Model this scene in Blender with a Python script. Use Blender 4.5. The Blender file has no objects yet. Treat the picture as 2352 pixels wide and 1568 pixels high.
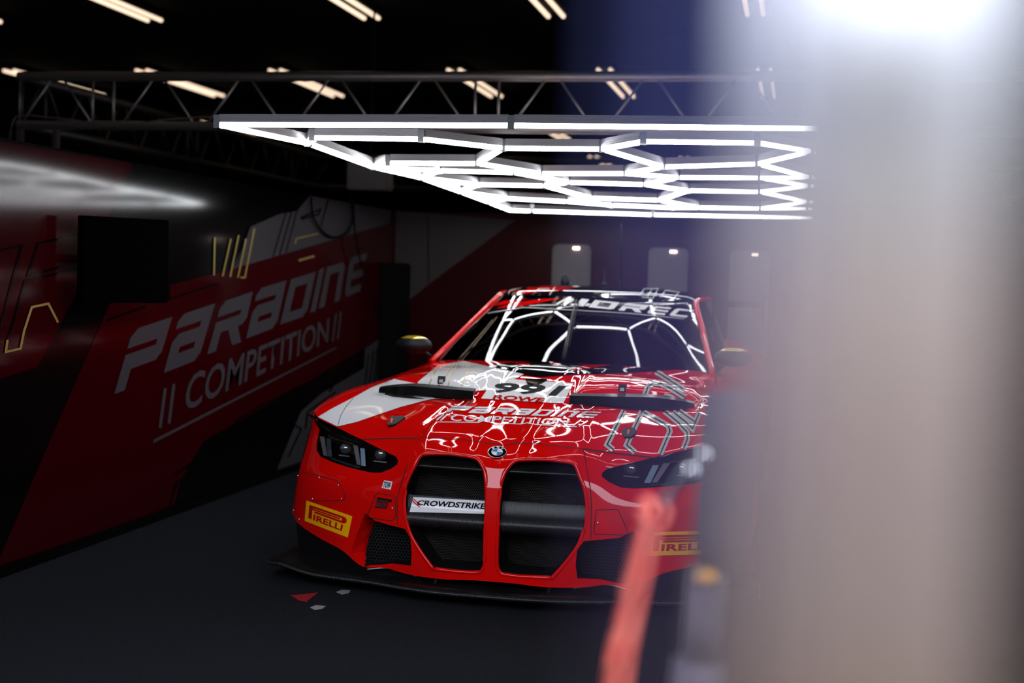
import bpy, bmesh, math, random
from mathutils import Vector, Matrix
from mathutils.bvhtree import BVHTree
from mathutils.geometry import tessellate_polygon
random.seed(7)
SC = bpy.context.scene
COL = SC.collection

# ------------------------------------------------------------------ camera
YAW, PITCH, ROLL, FPX = math.radians(11.8303), math.radians(-2.60225), math.radians(1.72895), 3159.31
CAM = Vector((1.18487, 0.0, 1.34))
_f = Vector((-math.sin(YAW)*math.cos(PITCH), math.cos(YAW)*math.cos(PITCH), math.sin(PITCH)))
_r0 = Vector((math.cos(YAW), math.sin(YAW), 0)); _u0 = _r0.cross(_f)
_r = _r0*math.cos(ROLL) + _u0*math.sin(ROLL); _u = -_r0*math.sin(ROLL) + _u0*math.cos(ROLL)
cd = bpy.data.cameras.new('camera'); cam = bpy.data.objects.new('camera', cd); COL.objects.link(cam)
cam.matrix_world = Matrix(((_r.x, _u.x, -_f.x, CAM.x), (_r.y, _u.y, -_f.y, CAM.y), (_r.z, _u.z, -_f.z, CAM.z), (0, 0, 0, 1)))
cd.sensor_width = 36; cd.lens = FPX/2352*36; cd.clip_start = 0.02; cd.clip_end = 100
cd.dof.use_dof = True; cd.dof.focus_distance = 5.5; cd.dof.aperture_fstop = 1.75
SC.camera = cam

# ------------------------------------------------------------------ world, exposure, big lights
SC.view_settings.view_transform = 'Standard'; SC.view_settings.look = 'None'
SC.view_settings.gamma = 1; SC.view_settings.use_curve_mapping = False
SC.view_settings.exposure = 0.0
W = bpy.data.worlds.new('world'); SC.world = W; W.use_nodes = True
bg = W.node_tree.nodes['Background']; bg.inputs[0].default_value = (0.80, 0.86, 1.0, 1); bg.inputs[1].default_value = 6.2
HEX_POWER = 16.0
TUBE_POWER = 1.3

# ------------------------------------------------------------------ pixel -> place
def ray(x, y):
    return _r*((x-1176)/FPX) - _u*((y-784)/FPX) + _f
def aY(x, y, Y): d = ray(x, y); return CAM + d*((Y-CAM.y)/d.y)
def aX(x, y, X): d = ray(x, y); return CAM + d*((X-CAM.x)/d.x)
def aZ(x, y, Z): d = ray(x, y); return CAM + d*((Z-CAM.z)/d.z)
NOSE = 5.36

# ------------------------------------------------------------------ materials
def mat(name, col=(.5,.5,.5), rough=.5, metal=0, coat=0, emit=None, estr=0, spec=.5, coat_rough=.03):
    m = bpy.data.materials.new(name); m.use_nodes = True
    b = m.node_tree.nodes['Principled BSDF']
    b.inputs['Base Color'].default_value = (*col, 1); b.inputs['Roughness'].default_value = rough
    b.inputs['Metallic'].default_value = metal; b.inputs['Coat Weight'].default_value = coat
    b.inputs['Coat Roughness'].default_value = coat_rough
    b.inputs['Specular IOR Level'].default_value = spec
    if emit: b.inputs['Emission Color'].default_value = (*emit, 1); b.inputs['Emission Strength'].default_value = estr
    return m
def noisy(m, c1, c2, scale, rr=None, bump=0, bscale=None, detail=4, lim=(.35,.68)):
    nt = m.node_tree; b = nt.nodes['Principled BSDF']
    tc = nt.nodes.new('ShaderNodeTexCoord'); n = nt.nodes.new('ShaderNodeTexNoise'); n.inputs['Scale'].default_value = scale
    n.inputs['Detail'].default_value = detail
    nt.links.new(tc.outputs['Object'], n.inputs['Vector'])
    r = nt.nodes.new('ShaderNodeValToRGB'); r.color_ramp.elements[0].position = lim[0]; r.color_ramp.elements[1].position = lim[1]
    r.color_ramp.elements[0].color = (*c1, 1); r.color_ramp.elements[1].color = (*c2, 1)
    nt.links.new(n.outputs[0], r.inputs[0]); nt.links.new(r.outputs[0], b.inputs['Base Color'])
    if rr:
        q = nt.nodes.new('ShaderNodeMapRange'); q.inputs[3].default_value = rr[0]; q.inputs[4].default_value = rr[1]
        nt.links.new(n.outputs[0], q.inputs[0]); nt.links.new(q.outputs[0], b.inputs['Roughness'])
    if bump:
        n2 = nt.nodes.new('ShaderNodeTexNoise'); n2.inputs['Scale'].default_value = bscale or scale
        nt.links.new(tc.outputs['Object'], n2.inputs['Vector'])
        bp = nt.nodes.new('ShaderNodeBump'); bp.inputs['Strength'].default_value = bump; bp.inputs['Distance'].default_value = .01
        nt.links.new(n2.outputs[0], bp.inputs['Height']); nt.links.new(bp.outputs[0], b.inputs['Normal'])
    return m
def ribbed(m, axis, scale, strength=.6):
    nt = m.node_tree; b = nt.nodes['Principled BSDF']
    tc = nt.nodes.new('ShaderNodeTexCoord'); w = nt.nodes.new('ShaderNodeTexWave'); w.bands_direction = axis
    w.inputs['Scale'].default_value = scale; w.inputs['Distortion'].default_value = 0.3
    nt.links.new(tc.outputs['Object'], w.inputs['Vector'])
    bp = nt.nodes.new('ShaderNodeBump'); bp.inputs['Strength'].default_value = strength; bp.inputs['Distance'].default_value = .002
    nt.links.new(w.outputs[1], bp.inputs['Height']); nt.links.new(bp.outputs[0], b.inputs['Normal'])
    return m
def hexmesh(name, size, line=(.16,.15,.14), hole=(.004,.004,.004), lw=.12):
    """dark perforated sheet: a honeycomb of thin wires drawn over black holes, in object x / z"""
    m = mat(name, hole, .5); nt = m.node_tree; N = nt.nodes; L = nt.links; b = N['Principled BSDF']
    tc = N.new('ShaderNodeTexCoord'); sx = N.new('ShaderNodeSeparateXYZ'); L.new(tc.outputs['Object'], sx.inputs[0])
    def M(op, a, c=None, d=None):
        n = N.new('ShaderNodeMath'); n.operation = op
        for i, v in enumerate((a, c, d)):
            if v is None: continue
            if isinstance(v, (int, float)): n.inputs[i].default_value = v
            else: L.new(v, n.inputs[i])
        return n.outputs[0]
    x = M('DIVIDE', sx.outputs[0], size); z = M('DIVIDE', sx.outputs[2], size); S3 = math.sqrt(3)
    ax = M('SUBTRACT', M('FLOORED_MODULO', x, 1.0), .5); az = M('SUBTRACT', M('FLOORED_MODULO', z, S3), S3/2)
    bx = M('SUBTRACT', M('FLOORED_MODULO', M('ADD', x, .5), 1.0), .5); bz = M('SUBTRACT', M('FLOORED_MODULO', M('ADD', z, S3/2), S3), S3/2)
    def hd(u, v):
        u = M('ABSOLUTE', u); v = M('ABSOLUTE', v)
        return M('MAXIMUM', u, M('ADD', M('MULTIPLY', u, .5), M('MULTIPLY', v, S3/2)))
    h = M('MINIMUM', hd(ax, az), hd(bx, bz))
    e = M('GREATER_THAN', h, .5-lw)
    mx = N.new('ShaderNodeMix'); mx.data_type = 'RGBA'; L.new(e, mx.inputs[0])
    mx.inputs[6].default_value = (*hole, 1); mx.inputs[7].default_value = (*line, 1)
    L.new(mx.outputs[2], b.inputs['Base Color'])
    rm = M('MULTIPLY_ADD', e, -.55, .9); L.new(rm, b.inputs['Roughness']); L.new(M('MULTIPLY', e, .8), b.inputs['Metallic'])
    L.new(M('MULTIPLY', e, .5), b.inputs['Specular IOR Level'])
    return m
def glassy(name, tint=(.5,.5,.5), rough=.0):
    m = bpy.data.materials.new(name); m.use_nodes = True; nt = m.node_tree; nt.nodes.clear()
    o = nt.nodes.new('ShaderNodeOutputMaterial'); mx = nt.nodes.new('ShaderNodeMixShader')
    t = nt.nodes.new('ShaderNodeBsdfTransparent'); t.inputs[0].default_value = (*tint, 1)
    g = nt.nodes.new('ShaderNodeBsdfGlossy'); g.inputs['Roughness'].default_value = rough
    fr = nt.nodes.new('ShaderNodeFresnel'); fr.inputs[0].default_value = 1.6
    nt.links.new(fr.outputs[0], mx.inputs[0]); nt.links.new(t.outputs[0], mx.inputs[1]); nt.links.new(g.outputs[0], mx.inputs[2])
    nt.links.new(mx.outputs[0], o.inputs[0]); return m

RED = mat('red_car_paint', (.76,.003,.002), .5, coat=1, spec=0)
WHITE = mat('white_car_vinyl', (.88,.86,.86), .5, coat=1, spec=0)
BLACKV = mat('black_car_vinyl', (.004,.004,.005), .5, coat=.7, spec=0)
INK = mat('black_print', (.004,.004,.005), .7, spec=.1)
GREYV = mat('silver_grey_vinyl', (.55,.54,.50), .5, coat=.6, spec=0)
DGREY = mat('dark_centre_line', (.05,.055,.05), .5, coat=.3, spec=0)
GOLDV = mat('gold_vinyl_and_glint', (.55,.42,.12), .3, metal=.6)
YELLOW = mat('yellow_sticker', (1.0,.47,.004), .5, coat=.5, spec=0)
STRED = mat('red_sticker_print', (.55,.006,.006), .5, coat=.5, spec=0)
SEAM = mat('panel_gap', (.02,.002,.002), .8)
CARBON = ribbed(mat('carbon_fibre', (.010,.010,.012), .38, coat=.25, coat_rough=.25), 'X', 55, .8)
CARBONF = noisy(mat('worn_black_carbon', (.01,.01,.01), .3, spec=.1, coat=.3, coat_rough=.1), (.003,.003,.003), (.010,.010,.010), 18, rr=(.35,.6))
MATTE = mat('matte_black', (.003,.003,.0035), .8, spec=.12)
BLACKP = mat('black_plastic', (.006,.006,.007), .45, spec=.3)
MESHF = hexmesh('fine_black_mesh', .0078, line=(.07,.065,.06), lw=.085)
MESHC = hexmesh('coarse_black_mesh', .0145, line=(.07,.07,.07), lw=.05)
LENSC = glassy('headlamp_cover_glass', (.86,.88,.9))
WSG = glassy('windscreen_glass', (.45,.47,.5))
SIDEG = glassy('tinted_side_glass', (.3,.3,.32))
CHROME = mat('bright_metal', (.75,.76,.78), .2, metal=1)
LGREY = mat('grey_lamp_reflector', (.45,.41,.42), .4, metal=.3)
LENSB = mat('projector_glass', (.35,.37,.38), .08, metal=.7, coat=1)
DRL = mat('pale_blue_light_guide', (.45,.62,.72), .25, coat=1)
BLUE = mat('roundel_blue', (.015,.16,.42), .3, coat=1)
RUBBER = mat('tyre_rubber', (.012,.012,.012), .8)
RIM = mat('dark_wheel_rim', (.03,.03,.032), .35, metal=.8)
ORANGE = mat('orange_arrow', (1.0,.09,.01), .5)
CARPET = noisy(mat('dark_carpet', (.01,.01,.012), 1, spec=.1), (.0010,.0011,.0015), (.042,.046,.058), 380, bump=.5, bscale=500, detail=3, lim=(.45,.66))
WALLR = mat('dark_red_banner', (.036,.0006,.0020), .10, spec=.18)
WALLB = mat('black_banner', (.002,.002,.0023), .10, spec=.18)
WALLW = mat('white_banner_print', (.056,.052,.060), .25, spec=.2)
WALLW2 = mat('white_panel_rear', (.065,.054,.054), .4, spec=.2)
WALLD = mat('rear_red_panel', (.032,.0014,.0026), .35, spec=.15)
CEIL = noisy(mat('black_ceiling', (.006,.006,.005), .9, spec=.1), (.004,.004,.004), (.009,.009,.008), 3)
HALL = mat('dark_hall_wall', (.006,.006,.007), .9, spec=.1)
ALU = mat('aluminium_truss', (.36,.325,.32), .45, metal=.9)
ALU_DIM = mat('dimmed_aluminium_truss', (.07,.062,.058), .5, metal=.8)  # darker copy of the truss aluminium, dimness put into the colour
ALUP = ribbed(mat('aluminium_channel', (.42,.40,.42), .35, metal=.7), 'Z', 60, .5)
CLEAR = mat('clear_connector', (.13,.13,.14), .25, coat=1)
LED = mat('white_led_strip', (.9,.9,.9), .5, emit=(.93,.97,1.0), estr=HEX_POWER)
WARM = mat('warm_fluorescent_tube', (.9,.85,.8), .5, emit=(1.0,.74,.53), estr=TUBE_POWER)
BOXG = mat('grey_box_plastic', (.12,.11,.10), .6)
CABLE = mat('grey_cable', (.10,.085,.08), .6)
STRAP = noisy(mat('red_webbing', (.9,.05,.03), .8, spec=0), (1.0,.17,.12), (1.0,.27,.19), 30)
HOOK = mat('dark_hook_plastic', (.03,.04,.05), .3, coat=.5)

# ------------------------------------------------------------------ object helpers
def tag(o, label=None, cat=None, group=None, kind=None):
    if label: o['label'] = label
    if cat: o['category'] = cat
    if group: o['group'] = group
    if kind: o['kind'] = kind
    return o
def empty(name, loc=(0,0,0)):
    o = bpy.data.objects.new(name, None); COL.objects.link(o); o.location = loc; o.empty_display_size = .1; return o
def obj(name, bm, m, parent=None, smooth=False, label=None):
    me = bpy.data.meshes.new(name)
    if isinstance(bm, bmesh.types.BMesh): bm.to_mesh(me); bm.free()
    else: me.from_pydata(*bm)
    for x in (m if isinstance(m, (list, tuple)) else [m]): me.materials.append(x)
    if smooth: me.polygons.foreach_set('use_smooth', [True]*len(me.polygons))
    o = bpy.data.objects.new(name, me); COL.objects.link(o)
    if parent is not None:
        # meshes are written in world coordinates: shift into the parent's frame
        base = parent
        off = Vector((0,0,0))
        while base is not None: off += base.location; base = base.parent
        if off.length > 0: me.transform(Matrix.Translation(-off))
        o.parent = parent
    if label: o['label'] = label
    me.update(); return o
def anchored(name, bm, m, loc, smooth=False):
    """one-mesh thing whose origin sits at loc"""
    o = obj(name, bm, m, None, smooth); loc = Vector(loc)
    o.data.transform(Matrix.Translation(-loc)); o.location = loc; return o
def box(bm, c, s, rot=None):
    vs = []
    for i in (-.5,.5):
        for j in (-.5,.5):
            for k in (-.5,.5):
                v = Vector((i*s[0], j*s[1], k*s[2]))
                if rot: v = rot @ v
                vs.append(bm.verts.new(Vector(c)+v))
    for f in ((0,1,3,2),(4,6,7,5),(0,4,5,1),(2,3,7,6),(0,2,6,4),(1,5,7,3)): bm.faces.new([vs[i] for i in f])
def frame_of(d, up=Vector((0,0,1))):
    d = d.normalized()
    if abs(d.dot(up)) > .98: up = Vector((1,0,0))
    s = d.cross(up).normalized(); t = s.cross(d).normalized(); return s, t
def tube(bm, pts, r, n=8, cap=True, closed=False):
    pts = [Vector(p) for p in pts]; rings = []; N = len(pts)
    for i, p in enumerate(pts):
        if closed: d = pts[(i+1) % N]-pts[i-1]
        else: d = pts[min(i+1, N-1)]-pts[max(i-1, 0)]
        s, t = frame_of(d); rr = r[i] if isinstance(r, (list, tuple)) else r
        rings.append([bm.verts.new(p+s*math.cos(a)*rr+t*math.sin(a)*rr) for a in [2*math.pi*k/n for k in range(n)]])
    M = N if closed else N-1
    for i in range(M):
        a, b = rings[i], rings[(i+1) % N]
        for k in range(n): bm.faces.new((a[k], a[(k+1) % n], b[(k+1) % n], b[k]))
    if cap and not closed:
        bm.faces.new(rings[0][::-1]); bm.faces.new(rings[-1])
def bar(bm, a, b, w, h, up=Vector((0,0,1)), drop=0):
    a = Vector(a); b = Vector(b); s, t = frame_of(b-a, up)
    q = []
    for p in (a, b):
        q.append([bm.verts.new(p+s*i*w/2+t*(j*h/2-drop)) for i, j in ((-1,-1),(1,-1),(1,1),(-1,1))])
    for k in range(4): bm.faces.new((q[0][k], q[0][(k+1) % 4], q[1][(k+1) % 4], q[1][k]))
    bm.faces.new(q[0][::-1]); bm.faces.new(q[1])
def prism(bm, poly, off):
    """closed solid from a 3-D polygon pushed by off"""
    off = Vector(off); a = [bm.verts.new(Vector(p)) for p in poly]; b = [bm.verts.new(Vector(p)+off) for p in poly]
    bm.faces.new(a); bm.faces.new(b[::-1]); n = len(a)
    for i in range(n): bm.faces.new((a[i], b[i], b[(i+1) % n], a[(i+1) % n]))
def fixn(bm): bmesh.ops.recalc_face_normals(bm, faces=bm.faces[:]); return bm
def NB(): return bmesh.new()
def cr(p0, p1, p2, p3, t):
    return .5*((2*p1)+(p2-p0)*t+(2*p0-5*p1+4*p2-p3)*t*t+(3*p1-p0-3*p2+p3)*t*t*t)
def spline(pts, n):
    pts = [Vector(p) for p in pts]; out = []
    for i in range(len(pts)-1):
        a = pts[i-1] if i else pts[0]*2-pts[1]; d = pts[i+2] if i+2 < len(pts) else pts[-1]*2-pts[-2]
        for k in range(n): out.append(cr(a, pts[i], pts[i+1], d, k/n))
    out.append(pts[-1]); return out
def resample_grid(G, nr, nc):
    rows = [spline(r, nc) for r in G]; cols = [spline([r[j] for r in rows], nr) for j in range(len(rows[0]))]
    return [[cols[j][i] for j in range(len(cols))] for i in range(len(cols[0]))]
def grid_shell(P, thick):
    """closed thin shell of a point grid; thick goes against the grid normal"""
    R, Cn = len(P), len(P[0]); Nn = []
    for i in range(R):
        row = []
        for j in range(Cn):
            du = P[i][min(j+1, Cn-1)]-P[i][max(j-1, 0)]; dv = P[min(i+1, R-1)][j]-P[max(i-1, 0)][j]
            n = du.cross(dv)
            row.append(n.normalized() if n.length > 1e-9 else Vector((0,0,1)))
        Nn.append(row)
    vs = [P[i][j] for i in range(R) for j in range(Cn)]+[P[i][j]-Nn[i][j]*thick for i in range(R) for j in range(Cn)]
    K = R*Cn; fs = []
    for i in range(R-1):
        for j in range(Cn-1):
            a, b, c, d = i*Cn+j, i*Cn+j+1, (i+1)*Cn+j+1, (i+1)*Cn+j
            fs += [(a, b, c, d), (K+d, K+c, K+b, K+a)]
    for j in range(Cn-1):
        fs.append((j, K+j, K+j+1, j+1)); a = (R-1)*Cn+j; fs.append((a+1, K+a+1, K+a, a))
    for i in range(R-1):
        a, d = i*Cn, (i+1)*Cn; fs.append((d, K+d, K+a, a)); a, d = i*Cn+Cn-1, (i+1)*Cn+Cn-1; fs.append((a, K+a, K+d, d))
    return vs, [], fs
def autosmooth(o, deg=35):
    me = o.data; me.polygons.foreach_set('use_smooth', [True]*len(me.polygons))
    bm = bmesh.new(); bm.from_mesh(me); th = math.radians(deg)
    for e in bm.edges:
        if len(e.link_faces) == 2 and e.calc_face_angle(0) > th: e.smooth = False
        elif len(e.link_faces) != 2: e.smooth = False
    bm.to_mesh(me); bm.free()
def boolean(o, cutters):
    for i, c in enumerate(cutters):
        md = o.modifiers.new('b%d' % i, 'BOOLEAN'); md.operation = 'DIFFERENCE'; md.solver = 'EXACT'; md.object = c
    dg = bpy.context.evaluated_depsgraph_get(); dg.update()
    me = bpy.data.meshes.new_from_object(o.evaluated_get(dg)); o.modifiers.clear(); old = o.data; o.data = me
    bpy.data.meshes.remove(old)
def kill(objs):
    for o in objs: me = o.data; bpy.data.objects.remove(o); bpy.data.meshes.remove(me)

# ------------------------------------------------------------------ flat graphics mapped on to surfaces
def poly_bm(polys):
    bm = bmesh.new()
    for p in polys:
        vs = [bm.verts.new((q[0], q[1], 0)) for q in p]
        for t in tessellate_polygon([[Vector((q[0], q[1], 0)) for q in p]]):
            try: bm.faces.new([vs[i] for i in t])
            except ValueError: pass
    return bm
def text_bm(s, offset=0.0, space=1.0):
    cu = bpy.data.curves.new('t', 'FONT'); cu.body = s; cu.size = 1; cu.offset = offset; cu.space_character = space; cu.resolution_u = 3
    o = bpy.data.objects.new('t', cu); COL.objects.link(o); dg = bpy.context.evaluated_depsgraph_get(); dg.update()
    me = bpy.data.meshes.new_from_object(o.evaluated_get(dg)); bpy.data.objects.remove(o); bpy.data.curves.remove(cu)
    bm = bmesh.new(); bm.from_mesh(me); bpy.data.meshes.remove(me)
    bmesh.ops.remove_doubles(bm, verts=bm.verts[:], dist=1e-5)
    x0 = min(v.co.x for v in bm.verts); x1 = max(v.co.x for v in bm.verts); y0 = min(v.co.y for v in bm.verts); y1 = max(v.co.y for v in bm.verts)
    for v in bm.verts: v.co = ((v.co.x-x0)/(x1-x0), (v.co.y-y0)/(y1-y0), 0)
    return bm
def quadmap(bm, q):
    """unit square -> quad (BL, BR, TR, TL)"""
    bl, br, tr, tl = [Vector((*p, 0)) for p in q]
    for v in bm.verts:
        a, b = v.co.x, v.co.y; v.co = (bl*(1-a)+br*a)*(1-b)+(tl*(1-a)+tr*a)*b
    return bm
def cutgrid(bm, g):
    xs = [v.co.x for v in bm.verts]; ys = [v.co.y for v in bm.verts]
    x = math.floor(min(xs)/g)*g+g
    while x < max(xs):
        bmesh.ops.bisect_plane(bm, geom=bm.verts[:]+bm.edges[:]+bm.faces[:], plane_co=(x,0,0), plane_no=(1,0,0)); x += g
    y = math.floor(min(ys)/g)*g+g
    while y < max(ys):
        bmesh.ops.bisect_plane(bm, geom=bm.verts[:]+bm.edges[:]+bm.faces[:], plane_co=(0,y,0), plane_no=(0,1,0)); y += g
    return bm
def joinbm(bms):
    out = bmesh.new()
    for b in bms:
        me = bpy.data.meshes.new('j'); b.to_mesh(me); b.free(); out.from_mesh(me); bpy.data.meshes.remove(me)
    return out
def drape(name, bm, bvhs, m, parent, off=.0016, g=7, label=None, maxd=None, smooth=True):
    """lay a chart (photo pixels) on the nearest surface behind it"""
    if g: cutgrid(bm, g)
    bad = []
    for v in bm.verts:
        d = ray(v.co.x, v.co.y).normalized(); best = None
        for b in bvhs:
            h = b.ray_cast(CAM, d)
            if h[0] is not None and (best is None or h[3] < best[3]): best = h
        if best is None or (maxd and best[3] > maxd): bad.append(v); continue
        n = best[1]
        if n.dot(d) > 0: n = -n
        v.co = best[0]+n*off-d*off*.6
    bmesh.ops.delete(bm, geom=bad, context='VERTS')
    long = [e for e in bm.edges if e.calc_length() > .3]
    bmesh.ops.delete(bm, geom=long, context='EDGES')
    bmesh.ops.recalc_face_normals(bm, faces=bm.faces[:])
    for f in bm.faces:
        if f.normal.dot(CAM-f.calc_center_median()) < 0: f.normal_flip()
    return obj(name, bm, m, parent, smooth and 'lettering' not in name and 'print' not in name, label)
def planar(name, bm, fn, m, parent, off=Vector((0,0,0)), label=None):
    for v in bm.verts: v.co = fn(v.co.x, v.co.y)+off
    return obj(name, bm, m, parent, False, label)
def stroke(pts, w):
    """polyline of width w -> list of polygons (mitred)"""
    P = [Vector((p[0], p[1])) for p in pts]; L, Rr = [], []
    for i, p in enumerate(P):
        d1 = (P[i]-P[i-1]).normalized() if i else (P[1]-P[0]).normalized()
        d2 = (P[i+1]-P[i]).normalized() if i < len(P)-1 else d1
        d = d1+d2; d = d.normalized() if d.length > 1e-6 else d1
        n = Vector((-d.y, d.x)); k = max(.5, n.dot(Vector((-d1.y, d1.x)))); n = n*(w/2/k)
        L.append(p+n); Rr.append(p-n)
    return [[L[i], L[i+1], Rr[i+1], Rr[i]] for i in range(len(P)-1)]
def ellipse(cx, cy, rx, ry, n=20, rot=0):
    c, s = math.cos(rot), math.sin(rot)
    return [(cx+rx*math.cos(a)*c-ry*math.sin(a)*s, cy+rx*math.cos(a)*s+ry*math.sin(a)*c) for a in [2*math.pi*k/n for k in range(n)]]
LET = {  # wide slanted team lettering, unit boxes
 'P': [[(0,.12),(.0,0),(.24,0),(.24,.33),(.85,.33),(.97,.45),(1,1),(.14,1),(0,.88),(0,.70),(.74,.70),(.74,.60),(0,.60)]],
 'a': [[(0,0),(.86,0),(1,.13),(1,1),(.13,1),(0,.88),(0,.75),(.72,.75),(.72,.64),(.13,.64),(0,.52),(0,.3),(.26,.3),(.26,.38),(.72,.38),(.72,.27),(.26,.27),(.26,.3),(0,.3)]],
 'R': [[(0,0),(.24,0),(.24,.36),(.46,.36),(.72,0),(1,0),(.76,.36),(.9,.38),(1,.48),(1,1),(.13,1),(0,.88),(0,.70),(.74,.70),(.74,.60),(0,.60)]],
 'D': [[(0,0),(.26,0),(.26,1),(0,1)],[(.26,0),(.86,0),(1,.13),(1,.3),(.74,.3),(.74,.22),(.26,.22)],[(.26,.78),(.74,.78),(.74,.3),(1,.3),(1,1),(.26,1)]],
 'C': [[(.13,0),(1,0),(1,.22),(.27,.22),(.27,.78),(1,.78),(1,1),(.13,1),(0,.87),(0,.13)]],
 'I': [[(0,0),(1,0),(1,1),(0,1)]],
 'n': [[(0,0),(.27,0),(.27,.78),(.73,.78),(.73,0),(1,0),(1,.87),(.87,1),(0,1)]],
 'E': [[(.13,0),(1,0),(1,.2),(.28,.2),(.28,.4),(1,.4),(1,.6),(.28,.6),(.28,.8),(1,.8),(1,1),(.13,1),(0,.87),(0,.13)]],
}
LET['a'] = [[(0,0),(.27,0),(.27,.64),(.13,.64),(0,.52)],[(.27,0),(.86,0),(1,.13),(1,.27),(.27,.27)],[(.72,.27),(1,.27),(1,.64),(.72,.64)],[(.27,.38),(.72,.38),(.72,.64),(.27,.64)],[(0,.75),(1,.75),(1,1),(.13,1),(0,.88)],[(.72,.64),(1,.64),(1,.75),(.72,.75)]]
def letter(ch, q): return quadmap(poly_bm(LET[ch]), q)
def lerp(a, b, t): return (a[0]+(b[0]-a[0])*t, a[1]+(b[1]-a[1])*t)
def word(q, spec):
    """spec: list of (char, x0, x1) along the unit width"""
    bl, br, tr, tl = q; out = []
    for ch, a, b in spec: out.append(letter(ch, (lerp(bl, br, a), lerp(bl, br, b), lerp(tl, tr, b), lerp(tl, tr, a))))
    return joinbm(out)

# ================================================================== SETTING
XW, YB, HW, ZC = -2.13, 10.94, 1.868, 3.64
def slab(name, c, s, m, parent=None):
    bm = NB(); box(bm, c, s); o = obj(name, bm, m, parent); tag(o, kind='structure'); return o
slab('floor', (-1, 11, -.05), (16, 34, .1), CARPET)
slab('ground_outside', (0, -33.2, -.07), (90, 54, .1), mat('dark_asphalt', (.02,.02,.022), .9, spec=.2))
slab('sky_blocking_wall', (0, -14, 3.5), (60, .3, 7), mat('dark_sky_blocker', (.03,.03,.033), .8))  # unseen wall added behind the camera to keep low sky off the paint
slab('ceiling', (-1, 14.3, ZC+.05), (16, 27, .1), CEIL)
slab('wall_far_left', (-9.05, 14.3, 1.82), (.1, 27, 3.64), HALL)
slab('wall_far_right', (5.05, 14.3, 1.82), (.1, 27, 3.64), HALL)
slab('wall_far_back', (-2, 27.85, 1.82), (14, .1, 3.64), HALL)
wl = slab('wall_left', (XW-.03, (1.5+YB)/2, HW/2), (.06, YB-1.5, HW), WALLB)
wb = slab('wall_back', ((XW+3.4)/2, YB+.03, HW/2), (3.4-XW, .06, HW), WALLD)
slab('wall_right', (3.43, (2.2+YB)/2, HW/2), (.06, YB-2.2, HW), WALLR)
bm = NB(); box(bm, (XW+.012, (1.5+YB)/2, .025), (.02, YB-1.5-.1, .05)); tag(obj('baseboard_left', bm, WALLB), kind='structure')

def onwall(x, y): return aX(x, y, XW)
def W_(name, polys, m, d=.002, label=None):
    return planar(name, poly_bm(polys), onwall, m, wl, Vector((d,0,0)), label)
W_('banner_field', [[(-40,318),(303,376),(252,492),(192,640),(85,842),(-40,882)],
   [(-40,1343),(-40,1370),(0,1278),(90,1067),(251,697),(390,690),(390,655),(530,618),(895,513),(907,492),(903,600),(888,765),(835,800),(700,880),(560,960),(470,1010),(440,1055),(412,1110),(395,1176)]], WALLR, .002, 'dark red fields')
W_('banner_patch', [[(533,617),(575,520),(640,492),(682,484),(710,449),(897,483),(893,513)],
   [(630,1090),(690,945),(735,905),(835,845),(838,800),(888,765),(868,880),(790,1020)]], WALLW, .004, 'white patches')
W_('banner_lines', sum([stroke(p, w) for p, w in [
   ([(-5,575),(48,563),(0,745)], 5), ([(190,538),(85,558),(62,632),(190,600)], 5), ([(190,614),(56,645),(10,800)], 5),
   ([(470,1075),(405,1105),(385,1170)], 4), ([(400,1090),(500,1020),(610,975)], 4), ([(520,1010),(540,965),(610,925),(700,880)], 4),
   ([(245,735),(335,702)], 5), ([(390,685),(500,650)], 4),
   ([(572,520),(540,612)], 3), ([(655,488),(625,590)], 3), ([(668,486),(640,586)], 3), ([(680,484),(655,580)], 3), ([(752,458),(735,520)], 3),
   ([(688,500),(735,480),(730,492),(690,503)], 4), ([(755,900),(785,850),(835,822)], 4), ([(700,985),(705,945),(770,900)], 4),
   ([(845,812),(835,905)], 3), ([(856,805),(846,900)], 3), ([(866,798),(858,880)], 3), ([(660,1050),(690,985),(650,960)], 4)]], []), WALLB, .0055, 'thin black outlines')
W_('banner_gold_stripes_glint', sum([stroke(p, w) for p, w in [  # reflection on the outline letters painted as gold strokes, beside gold stripes
   ([(14,780),(10,808),(44,800),(52,760)], 5), ([(52,760),(70,705),(108,697),(130,740)], 5), ([(491,545),(510,545),(489,632)][::2], 4), ([(528,548),(509,634)], 4),
   ([(546,540),(526,636)], 4), ([(563,548),(544,637)], 4), ([(582,524),(560,637),(550,637)], 4), ([(684,598),(720,588)], 5), ([(676,560),(678,548),(730,536)], 3)]], []), GOLDV, .007, 'gold stripes and painted gold reflection')
def z3(*p): return [(x/2.351, 400+y/2.351) for x, y in p]
L3 = [('P', [(612,1187),(838,1100),(925,770),(712,840)]), ('a', [(880,1072),(1068,998),(1157,697),(966,760)]), ('R', [(1115,972),(1298,905),(1362,632),(1192,690)]),
      ('a', [(1325,887),(1487,825),(1543,572),(1388,620)]), ('D', [(1508,812),(1650,762),(1702,525),(1568,568)]), ('I', [(1672,748),(1700,738),(1748,505),(1720,515)]),
      ('n', [(1717,727),(1830,680),(1862,470),(1762,500)]), ('E', [(1855,665),(1940,632),(1980,424),(1888,450)])]
def wquad(q): return [(p.y, p.z) for p in [onwall(*c) for c in q]]
bm = joinbm([letter(c, wquad(z3(*q))) for c, q in L3])
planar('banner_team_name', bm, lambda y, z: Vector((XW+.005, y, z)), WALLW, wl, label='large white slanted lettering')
bm = quadmap(text_bm('COMPETITION', .012), wquad(z3((985,1288),(1768,905),(1774,772),(1015,1085))))
planar('banner_lettering', bm, lambda y, z: Vector((XW+.005, y, z)), WALLW, wl, label='thin white lettering')
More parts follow.
